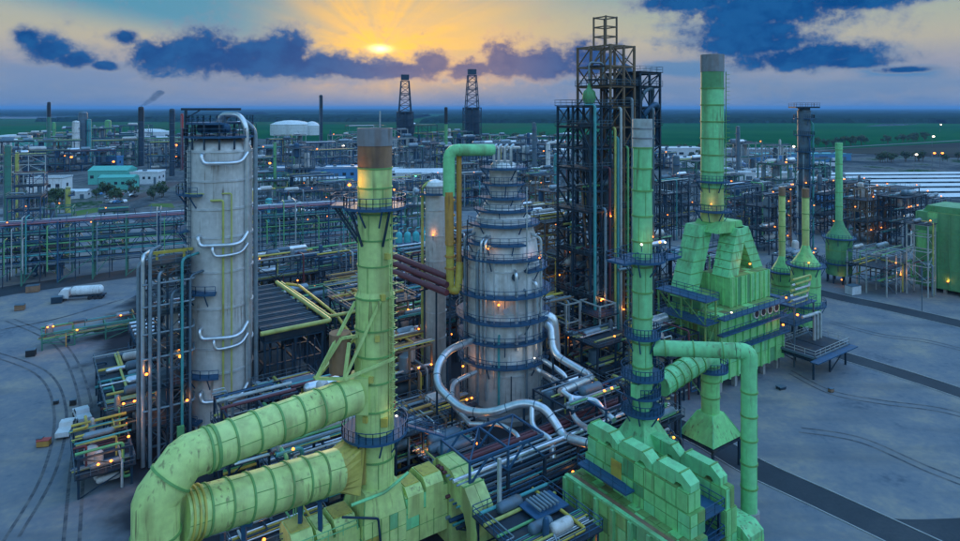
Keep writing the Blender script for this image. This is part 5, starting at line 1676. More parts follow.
# ---- left edge of the plant
t = process_frame('exchanger_row', 'long row of low exchangers with silver pipes at the left plant edge', -57.0, 103.5, 7, 24, [3, 6], 41, 'steel', PIPES, np_=22, nv=3, nd=12, lamps=5, scale=0.9, watt=260, decks=(1,))
t = T('air_cooler', 'low cooler bank topped with bright silver header pipes left of the pipe tower', 'air cooler', (-61.5, 122.0, 0), GA)
steelwork(t, [-4, 0, 4], [-4.5, 0, 4.5], [3.4, 7.0], 'steel', 0.28, (0, 1), 'deck_dark', brace=0.4)
for k in range(4):
    t.box('cooler_bay', (0, -3.5 + 2.35 * k, 8.0), (8.4, 1.9, 1.3), 'steel_grey')
    t.pipe('header_pipe', [(-4.4, -4.4 + 2.35 * k, 9.0), (4.4, -4.4 + 2.35 * k, 9.0)], 0.3, 'galv', 10)
    for s in range(3):
        t.pipe('return_bend', [(-2.8 + 2.6 * s, -4.4 + 2.35 * k, 9.0), (-2.8 + 2.6 * s, -4.4 + 2.35 * k, 9.9), (-2.8 + 2.6 * s, -2.9 + 2.35 * k, 9.9), (-2.8 + 2.6 * s, -2.9 + 2.35 * k, 9.0)], 0.18, 'galv', 8, 0.4, 3)
t.lamp((-4.6, -4.9, 4.0), 'sodium', 0.28, 300)
process_frame('vessel_unit', 'green-posted frame with a pale green drum at the head of the left pipe tower', -60.0, 140.0, 9, 11, [4, 8, 12, 16], 42, 'steel_green', PIPES, np_=16, nv=3, nd=4, lamps=4, watt=260)
process_frame('vessel_unit', 'tall frame of green and yellow pipes left of the grey column at mid height', -63.0, 158.0, 12, 10, [5, 10, 15, 20], 43, 'steel_grey', ['pipe_yellow', 'pipe_green', 'galv', 'pipe_orange', 'pipe_grey'], np_=18, nv=3, nd=4, lamps=3, watt=200)
t = process_frame('metering_skid', 'low separate skid of green and brown pipes with lamps on the left gravel', -84.5, 138.5, 17, 4.5, [1.8, 3.4], 44, 'steel_green', ['pipe_green', 'rusty', 'pipe_orange', 'pipe_teal'], np_=14, nv=2, nd=5, lamps=4, scale=0.7, watt=300, decks=())

process_frame('exchanger_unit', 'dense dark pump row at the near left plant edge beside the pipe tower foot', -52.0, 88.0, 6, 11, [2.6, 5.2], 45, 'steel', PIPES, np_=16, nv=3, nd=6, lamps=3, scale=0.8, watt=260, decks=(0,))
process_frame('vessel_unit', 'dark multi-deck frame squeezed between pipe tower and cooler bank', -52.5, 112.5, 7, 9, [4, 8, 12, 16], 46, 'steel', PIPES, np_=14, nv=3, nd=4, lamps=3, watt=260)
process_frame('vessel_unit', 'open frame with pale drums behind the grey column, left side', -55.0, 128.0, 8, 8, [4.5, 9, 13.5], 47, 'steel_blue', PIPES, np_=12, nv=3, nd=4, lamps=2, watt=200)

# ---- right: cooler table, cylindrical heaters, frames
cr = G(812, 366)
t = T('air_cooler', 'low dark cooler table with pale rim on the right gravel beside the big heater', 'air cooler', (cr.x, cr.y, 0), GA)
steelwork(t, [-6, 0, 6], [-3.4, 3.4], [3.4], 'steel', 0.3, (), brace=0.3)
t.box('cooler_bay', (-3.1, 0, 3.9), (5.9, 7.2, 0.9), 'deck_dark')
t.box('cooler_bay', (3.1, 0, 3.9), (5.9, 7.2, 0.9), 'deck_dark')
for a, b_ in (((-6.3, -3.9), (6.3, -3.9)), ((6.3, -3.9), (6.3, 3.9)), ((6.3, 3.9), (-6.3, 3.9)), ((-6.3, 3.9), (-6.3, -3.9))):
    t.bar('rim_beam', (*a, 4.1), (*b_, 4.1), 0.42, 'steel_grey')
t.rail([(-6.3, -3.9, 4.3), (6.3, -3.9, 4.3), (6.3, 3.9, 4.3), (-6.3, 3.9, 4.3)], True, 'steel_pale')
t.box('walkway', (-1, -4.8, 4.0), (15, 1.4, 0.2), 'deck_blue')

t = T('pipe_loop', 'cluster of pale looping pipes on the right end of the big green heater', 'pipes', (62.5, 127, 0), GA)
for k in range(5):
    z = 12.5 + 1.1 * k
    t.pipe('loop_pipe', [(-4, -1 - 0.2 * k, z), (2.5, -1 - 0.2 * k, z), (2.5, -1 - 0.2 * k, z - 1.0), (-3, -1 - 0.2 * k, z - 1.0)], 0.22, 'galv' if k % 2 else 'pipe_olive', 8, 0.5)
for k in range(3):
    t.pipe('down_pipe', [(-2 + k * 1.2, -2.5, 9.5), (2.0 + k * 1.2, -2.8, 9.5), (2.0 + k * 1.2, -2.8, 0.3)], 0.28, 'steel_pale', 10, 0.8)
steelwork(t, [-3.5, 3.6], [-1.8, 2.0], [4, 8, 11.5], 'steel_grey', 0.26, (1, 2), 'deck_blue', brace=0.3)
t.lamp((-4.6, -3.0, 10.6), 'sodium', 0.26, 300)


def cyl_heater(label, x, y, r, h, stack_r, stack_top, m, sm, name='cylindrical_heater', capm='rusty', skirt=2.4):
    t = T(name, label, 'heater', (x, y, 0), GA)
    for k in range(8):
        a = R(45 * k)
        t.bar('leg', (r * .9 * math.cos(a), r * .9 * math.sin(a), 0), (r * .9 * math.cos(a), r * .9 * math.sin(a), skirt), 0.35, 'steel')
    for k in range(3):
        a, b_ = skirt + (h - skirt) * k / 3, skirt + (h - skirt) * (k + 1) / 3
        t.lathe('shell_section', [(r, a), (r, b_ - .05)], m, 28)
        t.lathe('stiffener_ring', [(r, b_ - .12), (r + .12, b_ - .12), (r + .12, b_ + .1), (r, b_ + .1)], 'green_trim', 28)
    t.lathe('cone', [(r, h), (stack_r * 1.6, h + r * 0.9), (stack_r, h + r * 1.4)], m, 28)
    zz = h + r * 1.4
    n = max(2, round((stack_top - zz) / 4))
    for k in range(n):
        a, b_ = zz + (stack_top - zz) * k / n, zz + (stack_top - zz) * (k + 1) / n
        t.cyl('stack_section', (0, 0, a), (0, 0, b_ - 0.04), stack_r, sm, 20)
        t.cyl('flange', (0, 0, b_ - 0.08), (0, 0, b_ + 0.06), stack_r + 0.12, 'green_trim', 20)
    t.cyl('rim', (0, 0, stack_top), (0, 0, stack_top + 2.0), stack_r * 1.02, capm, 20)
    t.ringdeck(h, r, r + 1.1, m='deck_blue', brackets=8)
    t.ringdeck(h * 0.45, r, r + 1.1, m='deck_blue', brackets=8)
    t.ladder(r + 0.3, 0, 1, h, 1, 0)
    return t


t = cyl_heater('round green heater with a slim yellow-green stack, right of the big heater block', 72.0, 141.5, 3.0, 15.5, 0.75, 30.2, 'leafgreen', 'lime')
t.lamp((-3.6, -2.6, 16.8), 'sodium', 0.2, 200)
cyl_heater('green round heater with the left one of two slim yellow-green stacks', 70.8, 150.0, 2.4, 12.0, 0.72, 29.4, 'leafgreen', 'lime')
t = cyl_heater('round green heater with conical top and tall pale green stack on the far right gravel', 103.2, 184.0, 3.4, 13.0, 0.95, 38.0, 'deepgreen', 'mint', capm='mint')
t.lamp((-3.9, -2.6, 1.8), 'sodium', 0.22, 200)
t.lamp((1.2, -3.9, 22), 'sodium', 0.2, 0)
t = T('fired_heater', 'solid dark green box heater cut by the right picture edge', 'heater', (131.0, 176.5, 0), GA)
panelled(t, -7.5, 7.5, -6.5, 6.5, 1.2, 21.5, 'deepgreen', 6, 5, 4, faces='xy', rib=0.25)
for k in range(4):
    for j in range(3):
        t.bar('pier', (-6.6 + 4.4 * k, -5.6 + 5.6 * j, 0), (-6.6 + 4.4 * k, -5.6 + 5.6 * j, 1.2), 0.7, 'concrete')
b = MB()
b.prism([(-5.5, 21.6), (5.5, 21.6), (4.5, 23.2), (-4.5, 23.2)], 'x', -6.0, 6.0)
for s_ in (-1, 1):
    t.bar('davit_leg', (-6 + 2 * s_, -5.0, 21.6), (-6, -5.0, 29.0), 0.3, 'steel')
t.mb('hip_roof', b, 'deepgreen')
t.box('walkway', (0, -7.2, 12.0), (15, 1.3, 0.2), 'deck_blue')
t.rail([(-7.5, -7.8, 12.1), (7.5, -7.8, 12.1)])
for p in ((-7.9, -5.0, 9.0), (-7.9, -1.0, 3.6), (-4.0, -7.4, 2.6)):
    t.lamp(p, 'sodium', 0.26, 240)
process_frame('pipe_module', 'pale grey low frame stack between the conical heater and the green box heater', 111.5, 178.0, 17, 10, [3.6, 7.2, 10.6], 51, 'steel_pale', PIPES, np_=16, nv=3, nd=6, lamps=2, watt=240, bm='steel_grey')
process_frame('pipe_module', 'pale grey tall slim frame left of the green box heater', 118.5, 172.0, 4.5, 5, [4, 8, 12, 16, 19], 52, 'steel_pale', PIPES, np_=8, nv=1, nd=1, lamps=1, watt=240, decks=(4,))
process_frame('pipe_module', 'grey frame right beside the conical green heater', 93.0, 187.0, 7, 7, [4, 8], 53, 'steel_grey', PIPES, np_=10, nv=1, nd=3, lamps=1)

# ================================================================== middle distance
# ---- long pipe rack behind the left gravel
a, b_ = Vector((-146, 176, 0)), Vector((-30, 232, 0))
ang = math.atan2(b_.y - a.y, b_.x - a.x)
L = (b_ - a).length
t = T('pipe_rack', 'long many-tiered blue-green pipe rack with pink and green pipes behind the left gravel', 'pipe rack', a, ang)
g = random.Random(61)
nb = 15
for k in range(nb + 1):
    x = L * k / nb
    for y in (-4.5, 0.0, 4.5):
        t.bar('column', (x, y, 0), (x, y, 17.5), 0.4, 'steel_green' if k % 3 else 'steel_blue')
    for z in (5, 8, 11, 14, 17):
        t.bar('cross_beam', (x, -4.7, z - 0.2), (x, 4.7, z - 0.2), 0.36, 'steel_blue')
    if k < nb:
        for z0_, z1_ in ((6.5, 12.5), (12.5, 16.8)):
            for y in (-4.5, 4.5):
                t.bar('brace', (x, y, z0_), (x + L / nb / 2, y, z1_), 0.18, 'steel_blue')
                t.bar('brace', (x + L / nb / 2, y, z1_), (x + L / nb, y, z0_), 0.18, 'steel_blue')
                t.bar('post', (x + L / nb / 2, y, 0 if z0_ < 7 else z0_), (x + L / nb / 2, y, z1_), 0.24, 'steel')
        for y in (-4.5, 4.5):
            for z in (6.5, 12.5, 16.8):
                t.bar('side_beam', (x, y, z), (x + L / nb, y, z), 0.28, 'steel_blue')
        t.bar('brace', (x, -4.6, 0.2), (x + L / nb, -4.6, 6.5) if k % 2 else (x + L / nb * 0.5, -4.6, 6.5), 0.2, 'steel_green')
tiers = {17: ['pipe_maroon', 'pipe_pink', 'steel', 'pipe_grey', 'pipe_pink', 'steel_grey', 'pipe_maroon', 'pipe_grey', 'galv'], 14: ['steel_green', 'pipe_grey', 'steel', 'pipe_teal', 'steel_green', 'pipe_grey', 'steel'], 11: ['pipe_green', 'steel_green', 'steel', 'pipe_teal', 'steel_grey', 'steel_green', 'pipe_olive'], 8: ['pipe_teal', 'pipe_grey', 'steel', 'pipe_green'], 5: ['steel', 'pipe_grey', 'pipe_grey', 'steel']}
for z, ms in tiers.items():
    for i, m in enumerate(ms):
        y = -4.0 + 8.0 * i / (len(ms) - 1)
        r = g.uniform(0.12, 0.26)
        t.pipe('rack_pipe', [(-2, y, z + r), (L + 2, y, z + r)], r, m, 8)
for k in range(26):
    x = g.uniform(2, L - 2)
    z = g.choice((17, 14, 11))
    t.pipe('drop_pipe', [(x, -4.9, g.uniform(0.2, 6)), (x, -4.9, z + 2.2), (x, g.uniform(-2, 3), z + 2.2)], g.uniform(0.12, 0.22), g.choice(['pipe_teal', 'pipe_green', 'pipe_grey', 'steel_pale']), 8, 0.5, 3)
for k in range(nb * 2):
    x = L * (k + 0.5) / (nb * 2)
    t.bar('lantern_post', (x, g.choice((-4.4, 4.4)), 17), (x, g.choice((-4.4, 4.4)), 17 + g.uniform(1.5, 3.5)), 0.16, 'steel_blue')
for x in (6, 14, 34, 96):
    t.lamp((x, -5.0, g.uniform(12, 19)), 'sodium', 0.2, 0)

# shallow frames standing on and behind the rack
for k, (px, py, h, lb) in enumerate(((6, 285, 24, 'slim blue-green frame at the left picture edge'), (40, 279, 20, 'blue lattice frame standing in the left pipe rack'), (14, 262, 30, 'taller teal frame behind the left pipe rack near the picture edge'), (100, 264, 19, 'blue-green frame behind the right part of the left pipe rack'))):
    p = G(px, py)
    process_frame('pipe_module', lb, p.x, p.y + 8, 8, 6, [4 * j for j in range(1, int(h / 4) + 1)], 70 + k, 'steel_green' if k % 2 else 'steel_blue', PIPES, np_=10, nv=1, nd=2, lamps=1, watt=0, rot=ang, w=0.3)


def column(name, label, x, y, r, h, m, bands=5, platforms=3, capm=None, rail=False, group=None, cat='column'):
    """A slim process column: shell lengths, bands, head and part platforms."""
    t = T(name, label, cat, (x, y, 0), rnd.uniform(0, 6), group)
    pz = 0.0
    for k in range(bands):
        z = h * (k + 1) / bands
        t.cyl('shell_section', (0, 0, pz), (0, 0, z - 0.05), r, (capm if capm and k == bands - 1 else m), 16)
        t.cyl('band', (0, 0, z - 0.12), (0, 0, z + 0.12), r * 1.08, 'steel_grey', 16)
        pz = z
    t.lathe('head', [(r, h), (r * 0.8, h + r * 0.4), (0.1, h + r * 0.6)], capm or m, 16)
    for k in range(platforms):
        z = h * (k + 1) / (platforms + 0.3)
        a0 = rnd.uniform(120, 220)
        t.ringdeck(z, r, r + 1.1, a0, a0 + 170, m='deck_blue', rail=rail)
    t.pipe('side_line', [(r + 0.3, 0, 0.5), (r + 0.3, 0, h * 0.95), (0, 0, h + r * 0.5)], max(0.14, r * 0.14), 'pipe_grey', 8, 0.6, 3)
    return t


# four teal vessels behind the front stack
for k in range(4):
    p = G(399 + 8.5 * k, 258 - k * 0.5)
    t = T('absorber_vessel', '%s of four small teal upright vessels behind the front stack' % ('leftmost', 'second', 'third', 'rightmost')[k], 'vessel', p, 0, 'four teal vessels behind the front stack')
    t.lathe('shell', [(1.05, 1.6), (1.15, 2.0), (1.15, 7.6), (0.9, 8.3), (0.3, 8.7)], 'teal', 18)
    t.lathe('skirt', [(1.0, 0), (1.0, 1.7)], 'steel_grey', 18)
    t.pipe('top_line', [(0, 0, 8.6), (0, 0, 9.8), (1.2, 1.5, 9.8)], 0.14, 'teal', 8, 0.4, 3)
    t.lathe('band', [(1.15, 5.0), (1.22, 5.0), (1.22, 5.2), (1.15, 5.2)], 'steel_grey', 18)

cols = [
    ('tall grey-blue column with platforms right of the slim yellow-green stacks', 804, 268, 1.9, 49.0, 'steel_grey', 8, 0, None),
    ('yellow-green slim column standing in the left pipe rack', 68, 262, 0.75, 24.0, 'pipe_olive', 4, 3, None),
    ('slim teal column at the far left edge', 8, 246, 1.1, 36.0, 'steel_green', 5, 4, None),
    ('slim olive column beside the teal one at the far left edge', 17, 240, 0.6, 33.0, 'pipe_olive', 4, 3, None),
    ('slender dark-topped green stack high over the far left works', 49, 160, 1.5, 55.0, 'steel_green', 4, 1, 'black'),
    ('pale blue-grey column in the far left works', 76, 164, 3.0, 37.0, 'pale_shell', 4, 2, None),
    ('dark column with a thick head in the far left works', 83, 163, 3.6, 45.0, 'steel_grey', 4, 3, None),
    ('slim cyan column right of the dark column in the far left works', 89, 163, 1.8, 39.0, 'pipe_teal', 4, 1, None),
    ('thin green column behind the slender dark-topped stack', 54, 152, 1.6, 33.0, 'pipe_green', 3, 1, None),
    ('green tapered column in the far left fields', 108, 150, 3.4, 34.0, 'pipe_green', 3, 1, None),
    ('smoking dark stack in the far left works', 141, 166, 2.2, 50.0, 'steel', 4, 1, 'black'),
    ('dark banded column just left of the grey column crown', 172, 176, 1.9, 48.5, 'steel', 5, 4, None),
    ('red-capped column behind the grey column crown', 182, 170, 1.1, 45.0, 'pipe_maroon', 4, 2, 'red'),
    ('dark far stack standing alone above the horizon left of the two derricks', 321, 146, 2.3, 66.0, 'steel', 4, 0, 'black'),
    ('thin pale mast just left of the front stack top', 380, 148, 1.0, 46.0, 'steel_pale', 3, 0, None),
    ('thin green column right of the left derrick', 446, 172, 1.3, 50.0, 'pipe_green', 4, 1, 'black'),
    ('slim pale green column in the works left of the front stack', 275, 196, 0.9, 30.0, 'pipe_green', 3, 1, None),
    ('green column with lamp beside the grey column, mid distance', 255, 215, 0.9, 24.0, 'pipe_olive', 3, 2, None),
    ('short teal column in the works left of the front stack', 269, 226, 1.5, 11.0, 'teal', 2, 0, None),
    ('thin grey mast over the far right yard', 738, 176, 1.4, 36.0, 'steel_grey', 4, 2, None),
    ('slim grey column between tall stack and grey-blue column', 762, 236, 0.9, 20.0, 'steel_grey', 3, 1, None),
    ('slim pale column behind the fractionator', 548, 190, 1.4, 28.0, 'pale_shell', 3, 2, None),
    ('slim dark column right behind the fractionator', 534, 186, 1.3, 40.0, 'steel_grey', 4, 3, None),
    ('teal-grey column left of the drum structure', 556, 205, 1.2, 26.0, 'pipe_teal', 3, 2, None),
    ('dark column between slim stack and tallest stack', 676, 214, 1.6, 27.0, 'steel_grey', 3, 2, None),
    ('lone thin flare mast in the far left fields', 217, 132, 2.4, 36.0, 'steel', 3, 0, None),
]
for (lb, px, py, r, h, m, bn, pl, cap) in cols:
    p = G(px, py)
    column('process_column', lb, p.x, p.y, r, h, m, bn, pl, cap, rail=p.y < 260)
p = G(804, 268)
t = T('access_tower', 'lattice of blue ring platforms and pipes wrapped round the tall grey-blue column', 'platforms', (p.x, p.y, 0))
for k in range(9):
    t.ringdeck(6 + 5.1 * k, 1.95, 3.0, 30 * k, 30 * k + 300, m='steel_blue', brackets=5)
for k in range(4):
    a_ = R(200 + 40 * k)
    t.pipe('riser', [(2.6 * math.cos(a_), 2.6 * math.sin(a_), 0.3), (2.6 * math.cos(a_), 2.6 * math.sin(a_), 30 + 5 * k), (1.7 * math.cos(a_), 1.7 * math.sin(a_), 31 + 5 * k)], 0.26, ('galv', 'pipe_grey', 'steel_blue', 'pipe_teal')[k], 8)
t.lamp((-1.0, -3.2, 27), 'sodium', .26, 100)
t.lamp((1.6, -3.0, 20), 'sodium', .22, 0)
t = T('crown_platform', 'dark flat crown deck on top of the tall grey-blue column', 'platform', (p.x, p.y, 49.6))
t.box('deck', (0, 0, 0.6), (7.4, 5.0, 0.5), 'steel')
t.box('stub', (0, 0, 0.2), (2.6, 2.6, 0.6), 'steel')
t.rail([(-3.6, -2.4, .85), (3.6, -2.4, .85), (3.6, 2.4, .85), (-3.6, 2.4, .85)], True, 'steel')

# smoke from the far stack
p = G(141, 166)
sm = bpy.data.materials.new('smoke')
sm.use_nodes = True
nt = sm.node_tree
nt.nodes.remove(nt.nodes["Principled BSDF"])
pv = nt.nodes.new("ShaderNodeVolumePrincipled")
pv.inputs['Color'].default_value = (0.10, 0.24, 0.42, 1)
pv.inputs['Density'].default_value = 0.16
nt.links.new(pv.outputs[0], nt.nodes["Material Output"].inputs['Volume'])
MATS['smoke'] = sm
bl = MB()
g = random.Random(2)
for k in range(9):
    c = Vector((p.x + 1.0 + k * 1.9, p.y, 52.0 + k * 1.25 + (1 if k > 5 else 0)))
    rr = 1.5 + 0.32 * k * (1 if k < 7 else 0.8)
    v, f = lathe_data([(math.sin(math.pi * i / 6) * rr * g.uniform(.8, 1.2), -math.cos(math.pi * i / 6) * rr * 0.75) for i in range(7)], 10)
    n = len(bl.v)
    bl.v += [(x + c.x, y + c.y, z + c.z) for x, y, z in v]
    bl.f += [tuple(n + i for i in q) for q in f]
o = bpy.data.objects.new('smoke', bl.mesh('smoke', 'smoke'))
COL.objects.link(o)
o['kind'] = 'stuff'

# ---- two coker derricks against the sunset
for (px, base, topz, hw, lb) in ((405, 153, 88.0, 8.5, 'left one of two far dark derrick towers against the sunset'), (472, 150, 97.0, 9.5, 'right and taller one of two far dark derrick towers')):
    p = G(px, base)
    t = T('coker_derrick', lb, 'derrick', p, 0.2, 'two far coker derricks')
    hz = topz * 0.52
    t.lathe('coke_drum', [(2, 6), (5.0, 12), (5.2, hz - 4), (3, hz)], 'steel', 16, loc=(-hw * 0.4, 0, 0))
    t.lathe('coke_drum', [(2, 6), (5.0, 12), (5.2, hz - 4), (3, hz)], 'steel', 16, loc=(hw * 0.45, 0, 0))
    steelwork(t, [-hw, 0, hw], [-hw * .8, hw * .8], [hz * k / 6 for k in range(1, 7)], 'steel', 1.0, (1, 3, 5), 'deck_dark', brace=0.9, railm=None)
    for i, fw in enumerate((0.62,)):
        z0_, z1_ = hz, topz - 8
        for s1 in (-1, 1):
            for s2 in (-1, 1):
                t.bar('derrick_leg', (hw * .78 * s1, hw * .6 * s2, z0_), (hw * .5 * s1, hw * .4 * s2, z1_), 0.9, 'steel')
        n = 5
        for k in range(n + 1):
            fz = k / n
            ww, wd = hw * (.78 - .28 * fz), hw * (.6 - .2 * fz)
            z = z0_ + (z1_ - z0_) * fz
            for q1, q2 in (((-ww, -wd), (ww, -wd)), ((ww, -wd), (ww, wd)), ((ww, wd), (-ww, wd)), ((-ww, wd), (-ww, -wd))):
                t.bar('derrick_beam', (*q1, z), (*q2, z), 0.6, 'steel')
            if k < n:
                fz2 = (k + 1) / n
                w2, d2 = hw * (.78 - .28 * fz2), hw * (.6 - .2 * fz2)
                z2 = z0_ + (z1_ - z0_) * fz2
                t.bar('derrick_brace', (-ww, -wd, z), (w2, -d2, z2), 0.5, 'steel')
                t.bar('derrick_brace', (ww, -wd, z), (-w2, -d2, z2), 0.5, 'steel')
                t.bar('derrick_brace', (-ww, wd, z), (w2, d2, z2), 0.5, 'steel')
    t.box('crown_block', (0, 0, topz - 4), (hw * 1.0, hw * .8, 6.0), 'steel')
    t.box('monkey_board', (0, 0, z0_ + (z1_ - z0_) * 0.55), (hw * 1.3, hw * 1.1, 0.8), 'steel')

# ---- rows of process units in the middle distance
WHERE = ['behind', 'beyond', 'left of', 'right of']
g = random.Random(99)
row = [  # photo column, base row, width, depth, height, steel, label
    (285, 236, 14, 10, 12, 'steel_blue', 'blue process frame just left of the front stack in the middle distance'),
    (322, 230, 16, 10, 10, 'steel', 'dark process frame left of the front stack below the white roofs'),
    (262, 222, 12, 9, 14, 'steel_grey', 'grey process frame right of the grey column shoulder'),
    (300, 214, 18, 10, 11, 'steel_blue', 'hazy blue frame between grey column and front stack'),
    (338, 205, 18, 12, 12, 'steel_grey', 'hazy grey frame close left of the front stack'),
    (268, 196, 20, 12, 13, 'steel_green', 'green-grey frame under the far white tanks'),
    (310, 192, 24, 12, 10, 'steel', 'dark low unit under the far white tanks'),
    (412, 228, 12, 10, 14, 'steel_green', 'green-grey frame right of the front stack top, middle distance'),
    (402, 208, 16, 12, 14, 'steel_blue', 'blue hazy frame between front stack and slim column'),
    (425, 198, 18, 12, 13, 'steel_grey', 'grey hazy frame left of the green overhead pipe'),
    (462, 190, 18, 12, 16, 'steel_grey', 'grey frame below the taller derrick'),
    (470, 205, 14, 10, 16, 'steel_blue', 'blue frame left of the fractionator neck'),
    (540, 212, 14, 10, 18, 'steel_brown', 'brown frame right of the fractionator neck'),
    (556, 236, 12, 10, 18, 'steel_brown', 'brown dense frame right of the fractionator shoulder'),
    (545, 192, 20, 12, 14, 'steel_grey', 'hazy grey frame beyond the fractionator, right side'),
    (510, 186, 22, 12, 12, 'steel_blue', 'hazy blue frame beyond the fractionator top'),
    (668, 238, 13, 9, 22, 'steel', 'dark frame between slim stack and tallest stack'),
    (684, 222, 14, 9, 20, 'steel_grey', 'grey frame close left of the tallest stack'),
    (738, 238, 18, 9, 20, 'steel_grey', 'long grey pipe frame right of the tallest stack'),
    (768, 250, 14, 9, 20, 'steel', 'dark frame with lamps left of the grey-blue column'),
    (752, 222, 18, 9, 17, 'steel_blue', 'blue hazy frame right of the tallest stack, farther back'),
    (786, 226, 14, 9, 17, 'steel', 'dark frame behind the slim yellow-green stacks'),
    (824, 232, 17, 9, 20, 'steel', 'dark frame with lamps right of the grey-blue column'),
    (866, 240, 18, 9, 20, 'steel_brown', 'dark brown lamp-lit frame behind the conical green heater'),
    (902, 244, 18, 9, 18, 'steel', 'dark lamp-lit frame left of the green box heater'),
    (848, 222, 20, 9, 18, 'steel', 'dark long frame below the white sheds'),
    (896, 226, 22, 9, 16, 'steel', 'dark long frame right below the white sheds'),
    (930, 236, 14, 9, 15, 'steel_grey', 'grey frame above the green box heater'),
    (716, 214, 16, 9, 18, 'steel', 'dark frame directly behind the tallest stack'),
]
for i, (px, py, w_, d_, h, m, lb) in enumerate(row):
    p = G(px, py)
    nl = max(2, int(h / 4))
    warm = px > 760
    process_frame('process_unit', lb, p.x, p.y, w_, d_, [h * (k + 1) / nl for k in range(nl)], 200 + i, m, ['steel', 'pipe_grey', 'steel_grey', 'pipe_teal', 'galv', 'steel_brown'] if warm else PIPES,
                  np_=12, nv=5, nd=6, lamps=5 if warm else 1, watt=160 if warm else 0, w=0.34, group='process units in the middle distance', scale=1.25, cat='process unit', lampr=0.24)

# far works on the left and centre: smaller, hazier units
far = [(266, 168), (282, 162), (330, 174), (352, 164), (376, 170), (398, 164), (440, 146), (468, 164), (486, 178), (500, 160), (526, 148), (530, 176), (552, 182), (566, 156), (246, 166), (36, 164), (90, 170), (136, 148), (178, 154), (196, 166), (52, 150), (108, 144), (640, 160), (700, 184), (744, 170), (776, 172), (812, 180), (20, 182), (48, 172), (22, 160), (66, 156), (100, 158), (118, 152), (60, 168), (128, 160), (160, 162), (186, 158), (30, 150), (150, 150), (84, 148), (255, 160), (290, 152), (318, 166), (345, 150), (385, 158), (420, 150), (432, 160), (455, 152), (492, 150), (520, 158), (548, 150), (540, 166), (255, 178), (300, 178), (415, 178), (450, 172), (505, 170), (555, 172), (200, 150), (10, 170), (172, 168), (115, 166), (660, 168), (725, 196), (780, 194), (366, 144), (240, 146)]
for i, (px, py) in enumerate(far):
    p = G(px, py)
    hgt = g.uniform(12, 24) * (1.0 if py > 158 else 1.25)
    w_ = g.uniform(16, 34) * p.y / 500
    nl = g.choice((2, 3, 3))
    fm = g.choice(['steel_grey', 'steel_blue', 'steel_green', 'steel_pale', 'steel'])
    reg = ('in the far works above the white box building' if px < 75 else 'in the far works above the teal warehouses' if px < 135 else 'in the far works just left of the grey column' if px < 205 else
           'far off between grey column and front stack' if px < 356 else 'far off between front stack and fractionator' if px < 480 else 'far off beyond the fractionator' if px < 600 else 'in the far yard right of the slim stack')
    lp = process_frame('process_unit', {'steel_grey': 'small grey', 'steel_blue': 'small blue', 'steel_green': 'small green', 'steel_pale': 'small pale', 'steel': 'small dark'}[fm] + ' hazy steel unit ' + reg, p.x, p.y, w_, 14, [hgt * (k + 1) / nl for k in range(nl)], 300 + i, fm, PIPES,
                       nx=3, ny=1, np_=6, nv=6, nd=6, lamps=1 if g.random() < .45 else 0, watt=0, w=0.55, group='hazy far process units', scale=1.9, cat='process unit', decks=(0, nl - 1), lampr=0.55)


# ---- buildings
def building(label, px, py, w_, d_, h, wallm, roofm, rot=GA, roof='flat', bays=5, name='building', group=None):
    p = G(px, py)
    t = T(name, label, 'building', p, rot, group)
    t.box('wall', (0, 0, h / 2), (w_, d_, h), wallm)
    if roof == 'gable':
        b = MB()
        b.prism([(-d_ / 2 - .4, h), (d_ / 2 + .4, h), (0, h + d_ * 0.16)], 'x', -w_ / 2 - .4, w_ / 2 + .4)
        t.mb('roof', b, roofm)
    else:
        r = t.box('roof', (0, 0, h + 0.2), (w_ + .6, d_ + .6, 0.4), roofm)
        for s in (-1, 1):
            t.box('parapet', (0, s * (d_ / 2 + .2), h + .65), (w_ + .6, 0.25, 0.5), wallm, parent=r)
        for k in range(max(1, int(w_ / 12))):
            t.box('roof_unit', (-w_ / 2 + 6 + 12 * k, d_ * 0.1, h + 1.0), (2.2, 2.2, 1.2), 'steel_grey', parent=r)
    for k in range(bays):
        x = -w_ / 2 + w_ * (k + .5) / bays
        t.box('door' if k % 3 == 1 else 'window', (x, -d_ / 2 - 0.04, h * 0.32 if k % 3 == 1 else h * 0.55), (w_ / bays * 0.45, 0.1, h * 0.6 if k % 3 == 1 else h * 0.22), 'steel_grey' if k % 3 == 1 else 'glass')
    for k in range(max(1, int(d_ / 7))):
        t.box('window', (w_ / 2 + 0.04, -d_ / 2 + d_ * (k + .5) / max(1, int(d_ / 7)), h * .55), (0.1, 2.2, h * .22), 'glass')
    return t


building('white flat box building among the trees on the left', 50, 193, 19, 12, 9, 'white', 'roof_grey', 0.12, bays=4)
building('long teal warehouse with a paler roof, left background', 113, 183, 24, 16, 9, 'cladding_teal', 'cladding_teal', 0.12, 'gable')
building('lower bright teal warehouse in front of the long teal one', 119, 189, 20, 9, 7.5, 'cladding_teal', 'cladding_teal', 0.12, 'gable')
building('grey-white shed right of the teal warehouses', 148, 183, 17, 14, 7.5, 'roof_white', 'roof_white', 0.12)
building('small blue shed above the teal warehouses', 110, 168, 16, 12, 9, 'cladding_blue', 'cladding_blue', 0.12)
building('pale teal shed in the far left works', 40, 154, 44, 22, 14, 'cladding_teal', 'roof_white', 0.1)
building('small white-roofed cabin right of the white box building', 80, 198, 9, 7, 4, 'roof_white', 'roof_white', 0.2, 'gable', 2)
building('long white-roofed shed left of the front stack', 298, 190, 56, 11, 6, 'roof_grey', 'roof_white', 0.12, 'gable', 8)
building('white-roofed block just left of the front stack', 345, 180, 26, 16, 9, 'cladding_blue', 'roof_white', 0.15)
building('pale blue low warehouse left of the front stack top', 305, 176, 60, 18, 6, 'cladding_blue', 'roof_white', 0.05)
